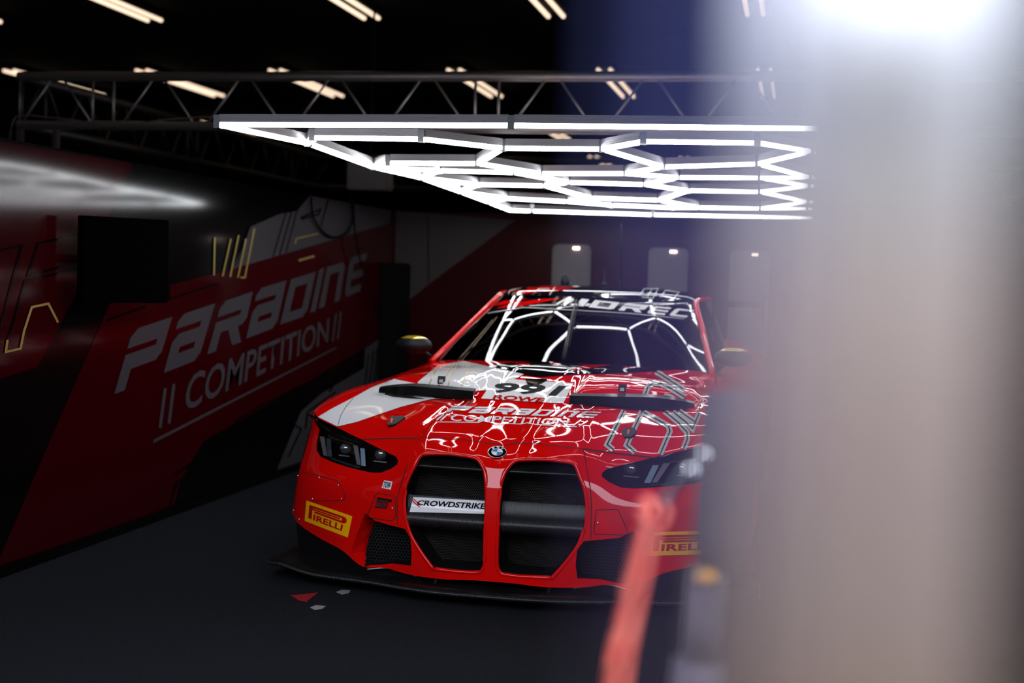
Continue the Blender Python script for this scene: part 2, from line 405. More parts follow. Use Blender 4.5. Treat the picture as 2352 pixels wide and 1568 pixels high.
W_('banner_stroke', sum([stroke(z3(*p), w/2.351) for p, w in [(((860,1370),(888,1155)),16), (((908,1345),(935,1132)),16), (((1792,902),(1812,750)),9), (((1820,890),(1837,740)),9)]], [])
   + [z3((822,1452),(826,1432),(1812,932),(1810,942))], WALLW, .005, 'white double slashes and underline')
def onback(x, y): return aY(x, y, YB)
planar('panel_white', poly_bm([[(909,484),(1183,506),(985,652),(907,716)]]), onback, WALLW2, wb, Vector((0,-.003,0)), 'white corner of the rear wall')
planar('panel_joint', poly_bm(stroke([(983,495),(985,650)], 2)+stroke([(1428,512),(1428,660)], 2)), onback, WALLB, wb, Vector((0,-.006,0)))
# rear wall lockers
def rrect(x0, z0, x1, z1, r, n=5):
    out = []
    for cx, cz, a0 in ((x1-r, z1-r, 0), (x0+r, z1-r, 90), (x0+r, z0+r, 180), (x1-r, z0+r, 270)):
        for k in range(n+1): a = math.radians(a0+90*k/n); out.append((cx+r*math.cos(a), cz+r*math.sin(a)))
    return out
LOCK = mat('white_rounded_board', (.15,.128,.128), .5)
LOCKE = mat('small_warm_lamp', (1,1,1), .5, emit=(1,.78,.66), estr=5)
def board(x0, x1, z1, label):
    t = empty('wall_board', ((x0+x1)/2, YB, .55)); tag(t, label, 'wall board', 'white rounded boards on the rear wall')
    bm = NB(); prism(bm, [(x, YB-.045, z) for x, z in rrect(x0, .55, x1, z1, .045)], (0,.04,0)); obj('board_panel', fixn(bm), LOCK, t)
    bm = NB(); prism(bm, [(x, YB-.058, z) for x, z in rrect(x0+.02, .57, x1-.02, z1-.02, .035)], (0,.013,0)); obj('board_face', fixn(bm), LOCK, t)
    bm = NB(); box(bm, ((x0+x1)/2+.04, YB-.065, z1-.03), (.05,.02,.02)); obj('board_lamp', bm, LOCKE, t, label='small glowing lamp')
board(-.787, -.475, 1.63, 'white rounded board on the rear wall, directly above the car roof')
board(-.012, .30, 1.622, 'white rounded board on the rear wall, nearer the blurred pole')
board(.63, .94, 1.615, 'faint white rounded board on the rear wall, beside the blurred pole')

# ================================================================== OVERHEAD
def truss(a, b, posts, apexes, lab, ALU=ALU):
    """flat ladder truss: two chords, upright posts and pairs of slanting braces; positions in metres from a"""
    a = Vector(a); b = Vector(b); H = .33; t = empty('lighting_truss', a); tag(t, lab, 'truss')
    d = (b-a).normalized(); L = (b-a).length; up = Vector((0,0,H))
    bm = NB(); tube(bm, [a, b], .031, 12); obj('lower_chord', bm, ALU, t, True)
    bm = NB(); tube(bm, [a+up, b+up], .033, 12); obj('upper_chord', bm, ALU, t, True)
    for p in posts:
        if p < L: bm = NB(); tube(bm, [a+d*p, a+d*p+up], .0095, 8); obj('post', bm, ALU, t, True)
    for p in apexes:
        if p > L-.2: continue
        for s in (-1, 1):
            if p+s*.215 < 0: continue
            bm = NB(); tube(bm, [a+d*(p+s*.272), a+d*(p+s*.03)+up], .0075, 8); obj('brace', bm, ALU, t, True)
    return t
TX, TY, TZ = -4.13, 8.6, 2.293
def tx(x): return aY(x, 176, TY).x-TX
MOD = [k*.57+.28 for k in range(40)]
t = truss((TX, TY, TZ), (3.4, TY, TZ), [tx(x) for x in (47,214,262,1093,1147,1980)], [tx(x) for x in (132,365,563,770,982,1270,1495,1710,1930)], 'grey front truss running across the picture above the light frame')
for dx in (0, .27):
    bm = NB(); tube(bm, [(TX+.02+dx, TY, TZ-.03), (TX+.02+dx, TY, .02)], .025, 10); obj('support_leg', bm, ALU, t, True)
truss((TX+.03, TY, TZ), (TX+.03, 14.6, TZ), [0,.3,2.6,2.8,5.1], MOD, 'dimmed side truss running back above the left banner wall', ALU_DIM)
truss((TX-.1, 14.6, TZ), (3.4, 14.6, TZ), [1.0,1.2,3.5,3.7,6.0,6.2], MOD, 'dimmed rear truss crossing behind the light frame', ALU_DIM)
# cable on the truss
bm = NB(); tube(bm, spline([aY(x, y, 8.52) for x, y in [(22,322),(28,285),(45,265),(100,268),(180,277),(240,288),(300,286),(370,276),(440,270),(490,268)]], 5), .0055, 6)
tag(anchored('power_cable', bm, CABLE, aY(45,265,8.52), True), 'grey power cable slung along the left end of the front truss', 'cable')

# honeycomb light frame: (photo x, y, depth along the room)
L_ = {}
def HP(k, x, y, Y): L_[k] = aY(x, y, Y)
HP('f0',500,288,5.53); HP('f1',1175,290,5.53); HP('f2',1790,296,5.53)
for k, x, y, Y in [('a1l',718,318,5.93),('a1r',968,321,5.93),('b1l',1155,342,6.30),('b1r',1383,344,6.30),('c1l',1478,327,5.93),('c1r',1740,330,5.93),
    ('a2l',892,376,6.72),('a2r',1098,377,6.72),('c2l',1523,385,6.72),('c2r',1742,378,6.72),('b2l',1242,400,7.13),('b2r',1438,400,7.13),
    ('a3l',1010,393,7.5),('a3r',1184,398,7.5),('c3l',1557,409,7.55),('c3r',1748,410,7.55),('b3l',1306,420,7.95),('b3r',1482,425,7.95),
    ('a4l',1098,425,8.3),('a4r',1252,428,8.3),('c4l',1580,439,8.35),('c4r',1748,442,8.35),('b4l',1358,456,8.75),('b4r',1515,461,8.75),
    ('a5l',1165,457,9.1),('a5r',1305,464,9.1),('c5l',1605,478,9.15),('c5r',1750,480,9.15),('b5l',1405,472,9.45),('b5r',1545,478,9.45),
    ('s1',708,331,6.0),('s2',858,385,6.9),('s3',966,409,7.6),('s4',1057,441,8.4),('s5',1120,464,9.2),('r0',1172,484,9.85),('r1',1500,494,9.85),('r2',1790,499,9.85),('a6r',1222,484,9.5)]:
    HP(k, x, y, Y)
HEDGE = [('f0','f1'),('f1','f2'),('f0','s1'),('s1','s2'),('s2','s3'),('s3','s4'),('s4','s5'),('s5','r0'),('r0','r1'),('r1','r2'),
 ('s1','a1l'),('a1l','a1r'),('a1r','b1l'),('b1l','b1r'),('b1r','c1l'),('c1l','c1r'),('b1l','a2r'),('b1r','c2l'),('a2l','a2r'),('s2','a2l'),('c2l','c2r'),
 ('a2r','b2l'),('b2l','b2r'),('b2r','c2l'),('b2l','a3r'),('a3l','a3r'),('s3','a3l'),('b2r','c3l'),('c3l','c3r'),('a3r','b3l'),('b3l','b3r'),('b3r','c3l'),
 ('b3l','a4r'),('a4l','a4r'),('s3','a4l'),('s4','a4l'),('b3r','c4l'),('c4l','c4r'),('a4r','b4l'),('b4l','b4r'),('b4r','c4l'),('b4l','a5r'),('a5l','a5r'),('s4','a5l'),
 ('s5','a5l'),('b4r','c5l'),('c5l','c5r'),('a5r','b5l'),('b5l','b5r'),('b5r','c5l'),('s2','a3l')]
mir = lambda p: Vector((-p.x, p.y, p.z))
L_['f2'] = Vector((1.56, L_['f0'].y, L_['f0'].z)); L_['r2'] = Vector((1.56, L_['r0'].y, L_['r1'].z))
for k in range(1, 6): L_['t%d' % k] = Vector((1.56, L_['s%d' % k].y, L_['s%d' % k].z))
for k in '12345': b_ = L_['b%sl' % k]; L_['d%sl' % k] = Vector((1.20, b_.y, b_.z)); L_['d%sr' % k] = Vector((1.46, b_.y, b_.z)); HEDGE += [('c%sr' % k, 'd%sl' % k), ('d%sl' % k, 'd%sr' % k), ('d%sr' % k, 't%s' % k)]
HEDGE += [('f2','t1'),('t1','t2'),('t2','t3'),('t3','t4'),('t4','t5'),('t5','r2'),('d1l','c2r'),('d2l','c3r'),('d3l','c4r'),('d4l','c5r')]
hx = empty('hexagon_light_frame', (0, 5.53, 1.9)); tag(hx, 'white glowing honeycomb light frame hanging above the red race car', 'ceiling light')
segs = [(L_[a], L_[b]) for a, b in HEDGE]
for a, b in segs:
    if (b-a).length < .02: continue
    d = (b-a).normalized(); a2 = a+d*.012; b2 = b-d*.012
    up = Vector((0,0,1)); 
    bm = NB(); bar(bm, a2+up*.030, b2+up*.030, .026, .034); ch = obj('light_channel', fixn(bm), ALUP, hx)
    bm = NB(); bar(bm, a2-up*-.003, b2-up*-.003, .017, .019); obj('light_tube', fixn(bm), LED, ch, label='glowing white tube')
for k, p in L_.items():
    bm = NB(); box(bm, p+Vector((0,0,.016)), (.028,.028,.056)); obj('corner_joint', bm, CLEAR, hx, label='clear plastic joint')
for k in ('f2','r2'):
    if k in ('b3r','a3r'): continue
    p = L_[k]; bm = NB(); tube(bm, [p+Vector((0,0,.04)), p+Vector((0,0,ZC-.005-p.z))], .0012, 5); obj('suspension_wire', bm, MATTE, hx)

# ceiling tubes
LABX = {-7.87:'first column from the left', -6.21:'second column from the left', -4.61:'third column from the left', -2.57:'fourth column from the left', -.94:'column over the car', .73:'column beside the blurred pole'}
LABY = {4.4:'nearest row', 9.45:'front row at the top edge', 14.45:'second row behind the truss', 19.5:'third row far back', 24.5:'last row at the back'}
for X in LABX:
    for Y0 in LABY:
        if Y0 == 24.5 and X < -3: continue
        if X < -7 and Y0 < 9: continue
        t = empty('twin_tube_light', (X, Y0+1.05, ZC)); tag(t, 'warm twin tube ceiling light, %s, %s' % (LABX[X], LABY[Y0]), 'ceiling light', 'warm twin tube ceiling lights')
        bm = NB(); box(bm, (X, Y0+1.05, ZC-.03), (.20, 2.15, .05)); obj('fixture_body', bm, CEIL, t)
        for s in (-.065, .065):
            bm = NB(); tube(bm, [(X+s, Y0, ZC-.075), (X+s, Y0+2.1, ZC-.075)], .02, 8); obj('fluorescent_tube', bm, WARM, t, True)

# wall-side things
a = aX(190,492,-1.55); 
def quad3(q, off): bm = NB(); prism(bm, q, off); return fixn(bm)
p1 = aY(190,494,5.75); p2 = aY(388,506,6.12); p3 = aY(388,692,6.12); p4 = aY(190,699,5.75)
p3.x, p3.y = p2.x, p2.y; p4.x, p4.y = p1.x, p1.y; p3.z = p4.z = (p3.z+p4.z)/2; p1.z = p2.z = (p1.z+p2.z)/2
mt = empty('monitor', (p1+p3)/2); tag(mt, 'large black monitor panel standing out from the left banner wall', 'monitor')
nrm = (p2-p1).cross(p4-p1).normalized(); nrm = -nrm if nrm.y < 0 else nrm
DEAD = mat('dead_black_screen', (.0015,.0015,.0017), .9, spec=0)
obj('monitor_case', quad3([p1,p2,p3,p4], nrm*.045), DEAD, mt)
i1 = [p.lerp((p1+p3)/2, .04)-nrm*.003 for p in (p1,p2,p3,p4)]; obj('monitor_screen', quad3(i1, nrm*.002), DEAD, mt)
c = (p1+p3)/2+nrm*.045; bm = NB(); tube(bm, [c, Vector((XW+.01, c.y+.03, c.z))], .02, 8); obj('wall_bracket', bm, BLACKP, mt)
# hanging grey box and its cables
q = aX(843, 405, -2.2); q = Vector((-2.45, 11.9, 0)); 
def box_px(name, x0, y0, x1, y1, Y, dep, m, lab, cat):
    a = aY(x0, y0, Y); b = aY(x1, y1, Y); bm = NB(); box(bm, ((a.x+b.x)/2, Y+dep/2, (a.z+b.z)/2), (abs(b.x-a.x), dep, abs(a.z-b.z)))
    bmesh.ops.bevel(bm, geom=bm.edges[:], offset=.01, segments=2, affect='EDGES')
    return anchored(name, bm, m, ((a.x+b.x)/2, Y, min(a.z, b.z)))
o = box_px('hanging_box', 797, 368, 888, 436, 10.2, .18, BOXG, '', ''); tag(o, 'grey box hanging under the trusses left of the light frame', 'box')
cc = aY(843,368,10.2)
bm = NB(); tube(bm, [cc+Vector((0,.09,-.01)), cc+Vector((0,.09,ZC-cc.z-.005))], .008, 6); obj('hanger_rod', bm, MATTE, o)
bm = NB(); tube(bm, spline([aX(x, y, XW+.03) for x, y in [(715,452),(716,478),(722,505),(742,532),(765,545),(790,540),(805,520),(810,490),(806,460),(800,450)]], 4), .009, 6)
tag(anchored('looped_cable', bm, MATTE, aX(742,532,XW+.03), True), 'black cable hanging in a loop over the white part of the left wall', 'cable')
bm = NB(); tube(bm, spline([aX(x, y, XW+.06) for x, y in [(812,462),(814,520),(826,590),(845,650),(862,700),(872,735)]], 4), .008, 6)
tag(anchored('drooping_cable', bm, MATTE, aX(896,770,XW+.06), True), 'black cable trailing down the left wall past the last letter', 'cable')
bm = NB(); box(bm, (XW+.09, 10.72, .72), (.16,.32,1.44)); bmesh.ops.bevel(bm, geom=bm.edges[:], offset=.008, segments=2, affect='EDGES')
tag(anchored('corner_cabinet', bm, MATTE, (XW+.09, 10.72, 0)), 'tall narrow black cabinet in the corner of the two walls', 'cabinet')
# scraps on the carpet
SCR = mat('red_scrap', (.35,.01,.015), .5); SCW = mat('pale_scrap', (.30,.30,.31), .5)
def scrap(poly, m, lab):
    bm = NB(); prism(bm, [aZ(x, y, .004) for x, y in poly][::-1], (0,0,-.0035)); tag(anchored('paper_scrap', fixn(bm), m, aZ(*poly[0], .001)), lab, 'scrap')
scrap([(668,1366),(700,1364),(730,1360),(705,1380),(685,1376)], SCR, 'small red scrap on the carpet under the splitter')
scrap([(773,1358),(785,1354),(805,1355),(800,1360),(785,1363)], SCW, 'pale scrap on the carpet close under the splitter edge')
scrap([(713,1394),(725,1389),(748,1391),(740,1396),(722,1398)], SCW, 'pale scrap on the carpet in front of the red scrap')

# ================================================================== CAR
CARX = empty('race_car', (0, NOSE+2.4, 0)); tag(CARX, 'red and white race car with tall twin kidney grilles and carbon splitter', 'car')
def N_(x, y, z): return Vector((x, y+NOSE, z))
G = [
 [(0,.015,.118),(.1,.02,.116),(.2,.035,.108),(.3,.06,.106),(.38,.08,.110),(.47,.09,.125),(.57,.10,.122),(.68,.155,.172),(.82,.25,.20),(.955,.365,.232),(1.02,.46,.262)],
 [(0,.004,.22),(.1,.006,.22),(.2,.018,.22),(.3,.035,.22),(.38,.05,.22),(.47,.07,.23),(.575,.105,.24),(.70,.165,.25),(.84,.26,.27),(.97,.38,.29),(1.03,.50,.31)],
 [(0,0,.34),(.1,.002,.34),(.2,.012,.34),(.3,.025,.34),(.38,.04,.34),(.475,.062,.34),(.585,.105,.345),(.72,.17,.35),(.86,.27,.355),(.98,.40,.365),(1.038,.56,.375)],
 [(0,.006,.45),(.1,.006,.45),(.2,.012,.45),(.3,.026,.45),(.38,.045,.45),(.478,.075,.45),(.59,.115,.448),(.73,.185,.445),(.865,.29,.445),(.975,.42,.45),(1.034,.59,.46)],
 [(0,.028,.54),(.1,.024,.545),(.2,.022,.545),(.3,.035,.545),(.38,.062,.54),(.476,.105,.53),(.59,.16,.525),(.73,.24,.52),(.86,.34,.53),(.96,.46,.545),(1.022,.62,.56)],
 [(0,.06,.60),(.1,.052,.61),(.2,.048,.614),(.3,.065,.61),(.38,.10,.598),(.475,.14,.58),(.59,.20,.58),(.74,.30,.59),(.865,.40,.61),(.955,.505,.635),(1.01,.68,.66)],
 [(0,.19,.66),(.1,.17,.670),(.2,.15,.674),(.3,.14,.668),(.38,.145,.645),(.48,.165,.612),(.62,.25,.634),(.78,.37,.669),(.90,.47,.695),(.965,.56,.712),(.995,.75,.730)],
 [(0,.35,.708),(.1,.34,.720),(.2,.33,.726),(.3,.31,.724),(.38,.30,.718),(.48,.31,.705),(.61,.38,.705),(.745,.47,.722),(.85,.57,.745),(.925,.68,.760),(.975,.86,.760)],
 [(0,.52,.770),(.1,.52,.782),(.2,.52,.79),(.3,.52,.79),(.38,.53,.784),(.48,.55,.772),(.60,.60,.765),(.72,.67,.772),(.82,.78,.788),(.90,.88,.795),(.968,1.0,.772)],
 [(0,.75,.845),(.1,.75,.85),(.2,.75,.856),(.3,.75,.856),(.38,.76,.85),(.48,.78,.838),(.59,.82,.822),(.70,.88,.812),(.80,.97,.810),(.885,1.06,.806),(.962,1.15,.774)],
 [(0,1.0,.893),(.1,1.0,.895),(.2,1.0,.898),(.3,1.0,.897),(.38,1.0,.892),(.48,1.02,.88),(.585,1.05,.862),(.69,1.1,.845),(.79,1.15,.828),(.875,1.22,.812),(.957,1.3,.772)],
 [(0,1.23,.915),(.1,1.23,.915),(.2,1.23,.915),(.3,1.24,.912),(.38,1.25,.905),(.48,1.26,.895),(.585,1.28,.88),(.69,1.32,.862),(.785,1.36,.843),(.868,1.42,.82),(.95,1.48,.766)],
 [(0,1.45,.922),(.1,1.45,.922),(.2,1.46,.921),(.3,1.47,.918),(.38,1.48,.913),(.48,1.5,.905),(.59,1.53,.894),(.70,1.57,.88),(.79,1.61,.856),(.865,1.66,.826),(.945,1.70,.766)],
 [(0,1.60,.918),(.1,1.60,.918),(.2,1.61,.916),(.3,1.63,.914),(.4,1.66,.909),(.5,1.69,.905),(.6,1.74,.899),(.71,1.80,.888),(.80,1.82,.862),(.87,1.84,.83),(.942,1.86,.768)],
]
NR, NC = 10, 6
Gm = [[Vector((-x, y+NOSE, z)) for x, y, z in r[:0:-1]]+[Vector((x, y+NOSE, z)) for x, y, z in r] for r in G]
P = resample_grid(Gm, NR, NC)
for _ in range(30):
    Q_ = [[p.z for p in r] for r in P]
    for i in range(6*NR, len(P)-1):
        for j in range(1, len(P[0])-1):
            w = min(1, (i-6*NR)/6)
            P[i][j].z += w*.5*((Q_[i-1][j]+Q_[i+1][j]+Q_[i][j-1]+Q_[i][j+1])/4-Q_[i][j])
def sm(t): t = min(1, max(0, t)); return t*t*(3-2*t)
def detail(p, i):
    """pressed creases of the bonnet and nose"""
    x, y = abs(p.x), p.y-NOSE; dz = 0; dy = 0
    if i >= 5*NR-4:
        e = .085+.05*max(0, y-.1); up = sm((y-.02)/.10)*(1-sm((y-1.15)/.25))
        dz += .009*up*(1-sm((x-e)/.03))                       # raised spine
        e2 = .335-.10*sm((y-.15)/.5); dz += .009*up*(1-sm((x-e2)/.03))*sm((y-.1)/.08)
        # channel that carries the lettering
        dz -= .005*sm((y-.34)/.05)*(1-sm((y-.56)/.05))*(1-sm((x-.30)/.02))*sm((x-.12)/.03)
        yv = .54+(x-.222)*.605                                  # ramp behind each bonnet outlet
        win = sm((x-.20)/.06)*(1-sm((x-.70)/.08))
        dz += .026*win*sm((y-yv-.03)/.08)*(1-sm((y-yv-.10)/.55))
        dz -= .016*win*sm((y-yv+.14)/.10)*(1-sm((y-yv-.03)/.08))
    return Vector((0, dy, dz))
P = [[p+detail(p, i) for p in row] for i, row in enumerate(P)]
NCOL = len(P[0]); cS = 3*NC   # fenders are the outer three control columns
iS = 6*NR
def sub(P, i0, i1, j0, j1): return [r[j0:j1+1] for r in P[i0:i1+1]]
bumper = obj('front_bumper', grid_shell(sub(P, 0, iS, 0, NCOL-1), .008), RED, CARX)
hoodg = [[p.copy() for p in r] for r in sub(P, iS, len(P)-1, cS, NCOL-1-cS)]
hood = obj('hood', grid_shell(hoodg, .008), RED, CARX)
fl = obj('front_fender', grid_shell(sub(P, iS, len(P)-1, 0, cS), .008), RED, CARX)
fr = obj('front_fender', grid_shell(sub(P, iS, len(P)-1, NCOL-1-cS, NCOL-1), .008), RED, CARX)
# ---- body surface for projection
vs = [p for r in P for p in r]; fs = [(i*NCOL+j, i*NCOL+j+1, (i+1)*NCOL+j+1, (i+1)*NCOL+j) for i in range(len(P)-1) for j in range(NCOL-1)]
BODY = BVHTree.FromPolygons(vs, fs)
def hit(x, y, b=None):
    h = (b or BODY).ray_cast(CAM, ray(x, y).normalized()); return (h[0], h[1]) if h[0] is not None else (None, None)
def hx_(x, z):   # front surface depth at x, z
    h = BODY.ray_cast(Vector((x, NOSE-1, z)), Vector((0,1,0))); return h[0].y if h[0] is not None else NOSE+.1
# ---- openings
KID = [(929,1143),(938,1100),(951,1074),(963,1052),(977,1044),(1029,1044),(1082,1051),(1097,1057),(1108,1074),(1114,1092),(1116,1151),(1113,1221),(1112,1288),(1105,1309),(1094,1313),(1055,1312),(1002,1305),(991,1300),(948,1237),(932,1189)]
kid = []
for x, y in KID:
    p = aY(x, y, NOSE+.05)
    for _ in range(4): p = aY(x, y, hx_(p.x, p.z))
    kid.append((p.x, p.z))
LAMP = [(703,947),(731,960),(776,982),(835,1011),(885,1036),(909,1048),(915,1057),(913,1066),(899,1076),(874,1086),(851,1085),(803,1074),(762,1061),(735,1048),(727,1035),(727,1018),(733,985),(722,967)]
lamp = []
for x, y in LAMP:
    h, _n = hit(x, y); lamp.append((h.x, h.z) if h else (aY(x, y, NOSE+.45).x, aY(x, y, NOSE+.45).z))
INT = [(838,1178),(862,1196),(930,1214),(943,1237),(946,1270),(944,1299),(900,1294),(850,1298),(833,1303),(806,1270),(818,1232)]
intk = []
for x, y in INT:
    h, _n = hit(x, y); p = h if h else aY(x, y, NOSE+.09); intk.append((p.x, p.z))
def cutter(poly, y0, y1, s=1):
    bm = NB(); prism(bm, [(x*s, NOSE+y0, z) for x, z in poly], (0, y1-y0, 0)); return obj('cut', fixn(bm), RED)
cuts = [cutter(kid, -.1, .25, s) for s in (1,-1)]+[cutter(intk, -.1, .35, s) for s in (1,-1)]+[cutter(lamp, -.1, .72, s) for s in (1,-1)]
boolean(bumper, cuts); boolean(hood, cuts[4:]); boolean(fl, cuts[4:]); boolean(fr, cuts[4:])
kill(cuts)
for o in (bumper, hood, fl, fr): autosmooth(o, 30)
# ---- kidney surrounds, housings, mesh, blades
def centroid(poly): return (sum(p[0] for p in poly)/len(poly), sum(p[1] for p in poly)/len(poly))
def scaled(poly, k, dz=0): c = centroid(poly); return [(c[0]+(x-c[0])*k, c[1]+(z-c[1])*k+dz) for x, z in poly]
def densify(poly, n=5, closed=True):
    P3 = [Vector((x, 0, z)) for x, z in poly]; N = len(P3); out = []
    for i in range(N):
        a, b, c, d = P3[i-1], P3[i], P3[(i+1) % N], P3[(i+2) % N]
        for k in range(n): q = cr(a, b, c, d, k/n); out.append((q.x, q.z))
    return out
DECK = []
for s in (1, -1):
    side = 'left' if s == 1 else 'right'
    kd = densify(kid, 3)
    gr = empty('kidney_grille', N_(-.2*s, .05, .36)); gr.parent = CARX; gr.location = Vector(gr.location)-CARX.location
    rim = scaled(kd, 1.012); ry = [hx_(x*s, z) for x, z in rim]
    for _ in range(6): ry = [(ry[i-1]+ry[i]*2+ry[(i+1) % len(ry)])/4 for i in range(len(ry))]
    bm = NB(); tube(bm, [Vector((x*s, y+.004, z)) for (x, z), y in zip(rim, ry)], .0085, 8, closed=True); obj('grille_surround', fixn(bm), RED, gr, True, 'red rounded rim')
    bm = NB(); rings = []
    for k, yo in ((1.0,.004),(.97,.06),(.93,.16)):
        rings.append([bm.verts.new(Vector((x*s, hx_(x*s, z)+yo if yo < .1 else NOSE+.20, z))) for x, z in scaled(kd, k)])
    for a, b in zip(rings, rings[1:]):
        for i in range(len(a)): bm.faces.new((a[i], a[(i+1) % len(a)], b[(i+1) % len(b)], b[i]))
    obj('grille_housing', fixn(bm), MATTE, gr, True)
    bm = NB(); prism(bm, [Vector((x*s, NOSE+.16, z)) for x, z in scaled(kd, .94)], (0,.01,0)); obj('grille_mesh', fixn(bm), MESHF, gr, label='fine black honeycomb mesh')
    x0, x1 = .036, .362
    def zspan(z):  # x extent of the opening at z
        xs = []
        for i in range(len(kd)):
            (xa, za), (xb, zb) = kd[i], kd[(i+1) % len(kd)]
            if (za-z)*(zb-z) <= 0 and za != zb: xs.append(xa+(xb-xa)*(z-za)/(zb-za))
        return (min(xs), max(xs)) if len(xs) > 1 else (-.3, -.1)
    def blade(name, prof, m, lab=None, inset=.004):
        bm = NB(); n = 14; rows = []
        for yy, zz in prof:
            a, b = zspan(min(.605, max(.14, zz))); a += inset; b -= inset
            rows.append([bm.verts.new(Vector(((a+(b-a)*k/n)*s, NOSE+yy+.02*((a+(b-a)*k/n)/.37)**2, zz))) for k in range(n+1)])
        for i in range(len(rows)):
            A, B = rows[i], rows[(i+1) % len(rows)]
            for k in range(n): bm.faces.new((A[k], A[k+1], B[k+1], B[k]))
        bm.faces.new([r[0] for r in rows]); bm.faces.new([r[-1] for r in rows][::-1])
        return obj(name, fixn(bm), m, gr, True, lab)
    blade('upper_blade', [(.105,.604),(.048,.572),(.040,.563),(.045,.556),(.07,.560),(.12,.59)], CARBONF)
    mb = blade('middle_blade', [(.075,.442),(.058,.440),(.048,.392),(.036,.376),(.022,.358),(.018,.342),(.024,.326),(.042,.312),(.075,.308),(.11,.33),(.11,.43)], CARBON, 'ribbed black carbon crossbar')
    autosmooth(mb, 40)
    if s == 1: BLADE = mb
    # side intake
    it = empty('side_intake', N_(-.47*s, .08, .2)); it.parent = CARX; it.location = Vector(it.location)-CARX.location
    I3 = [Vector((x*s, hx_(x*s, z), z)) for x, z in intk]; n = len(I3)
    mid = [Vector((x*s, NOSE+.20, z)) for x, z in [(intk[0][0]+.035, intk[0][1]-.03)]+[(x, z) for x, z in intk[1:9]]+[(intk[9][0]+.06, intk[9][1]),(intk[10][0]+.05, intk[10][1])]]
    bm = NB(); A = [bm.verts.new(p) for p in I3]; B = [bm.verts.new(p) for p in mid]
    for i in (8,9,10): bm.faces.new((A[i], A[(i+1) % n], B[(i+1) % n], B[i]))
    bmesh.ops.delete(bm, geom=[v for v in bm.verts if not v.link_faces], context='VERTS'); obj('intake_fin', fixn(bm), RED, it, label='red inner side wall')
    bm = NB(); A = [bm.verts.new(p) for p in I3]; B = [bm.verts.new(p) for p in mid]
    for i in range(0,8): bm.faces.new((A[i], A[i+1], B[i+1], B[i]))
    bmesh.ops.delete(bm, geom=[v for v in bm.verts if not v.link_faces], context='VERTS'); obj('intake_duct', fixn(bm), MATTE, it)
    bm = NB(); prism(bm, [p-Vector((0,.06,0)) for p in mid], (0,.008,0)); obj('intake_mesh', fixn(bm), MESHC, it, label='coarse black honeycomb mesh')
    # headlamp
    hl = empty('headlamp', N_(-.7*s, .3, .6)); hl.parent = CARX; hl.location = Vector(hl.location)-CARX.location
    def lp(x, z, d=0):
        h = BODY.ray_cast(Vector((x, NOSE-1, z)), Vector((0,1,0))); y = h[0].y if h[0] is not None else NOSE+.5
        return Vector((x, y+d, z))
    ld = densify(lamp, 3); lin = scaled(ld, .985)
    def lamp_patch(name, k, dep, m, lab=None):
        bm = cutgrid(poly_bm([[(cen[0]+(x-cen[0])*k, cen[1]+(y-cen[1])*k) for x, y in LAMP]]), 9)
        for v in bm.verts: v.co = deep(v.co.x, v.co.y, dep)
        bm.normal_update()
        for f in bm.faces:
            if f.normal.y > 0: f.normal_flip()
        return obj(name, bm, m, hl, True, lab)
    cen = centroid(LAMP)
    def deep(x, y, dep):
        h = hit(x, y)[0] or aY(x, y, NOSE+.45); q = h+ray(x, y).normalized()*dep; return Vector((q.x*s, q.y, q.z))
    lamp_patch('lamp_cover', .985, .002, LENSC, 'clear glossy cover')
    lamp_patch('lamp_housing', .97, .075, MATTE)
    bm = NB(); A = [bm.verts.new(deep(x, y, .001)) for x, y in LAMP]; B = [bm.verts.new(deep(cen[0]+(x-cen[0])*.96, cen[1]+(y-cen[1])*.96, .08)) for x, y in LAMP]
    for i in range(len(A)): bm.faces.new((A[i], A[(i+1) % len(A)], B[(i+1) % len(A)], B[i]))
    obj('lamp_bezel', fixn(bm), BLACKP, hl)
    def LP(pxs, d):   # traced on the left lamp, mirrored for the other
        out = []
        for x, y in pxs:
            h, _n = hit(x, y)
            p = h if h else aY(x, y, NOSE+.3)
            q = CAM+(p-CAM)*(1+d/(p-CAM).length); out.append(Vector((q.x*s, q.y, q.z)))
        return out
    def z5(*p): return [(640+x/7.35, 930+y/7.35) for x, y in p]
    def slat(name, pts, m, d, th=.006, lab=None):
        bm = NB(); prism(bm, LP(z5(*pts), d), (0,th,0)); return obj(name, fixn(bm), m, hl, False, lab)
    slat('lamp_fin', [(693,525),(770,540),(815,865),(755,840)], LGREY, .016, lab='pale outer fin')
    slat('lamp_guide', [(805,560),(880,570),(897,872),(822,862)], mat('smoky_guide', (.10,.12,.13), .2, coat=1), .018)
    slat('lamp_fin', [(1258,670),(1335,690),(1382,1012),(1320,1000)], LGREY, .016, lab='pale inner fin')
    slat('lamp_guide', [(1378,725),(1450,735),(1472,1030),(1395,1022)], DRL, .014, lab='pale blue light guide')
    slat('lamp_trim', [(860,880),(1120,975),(1380,1045),(1380,1062),(1120,1000),(880,905)], mat('teal_trim', (.03,.09,.11), .3), .012)
    slat('lamp_trim', [(838,495),(875,540),(1255,655),(1258,668),(870,552),(830,505)], mat('gold_trim', (.4,.36,.15), .3, metal=.8), .012)
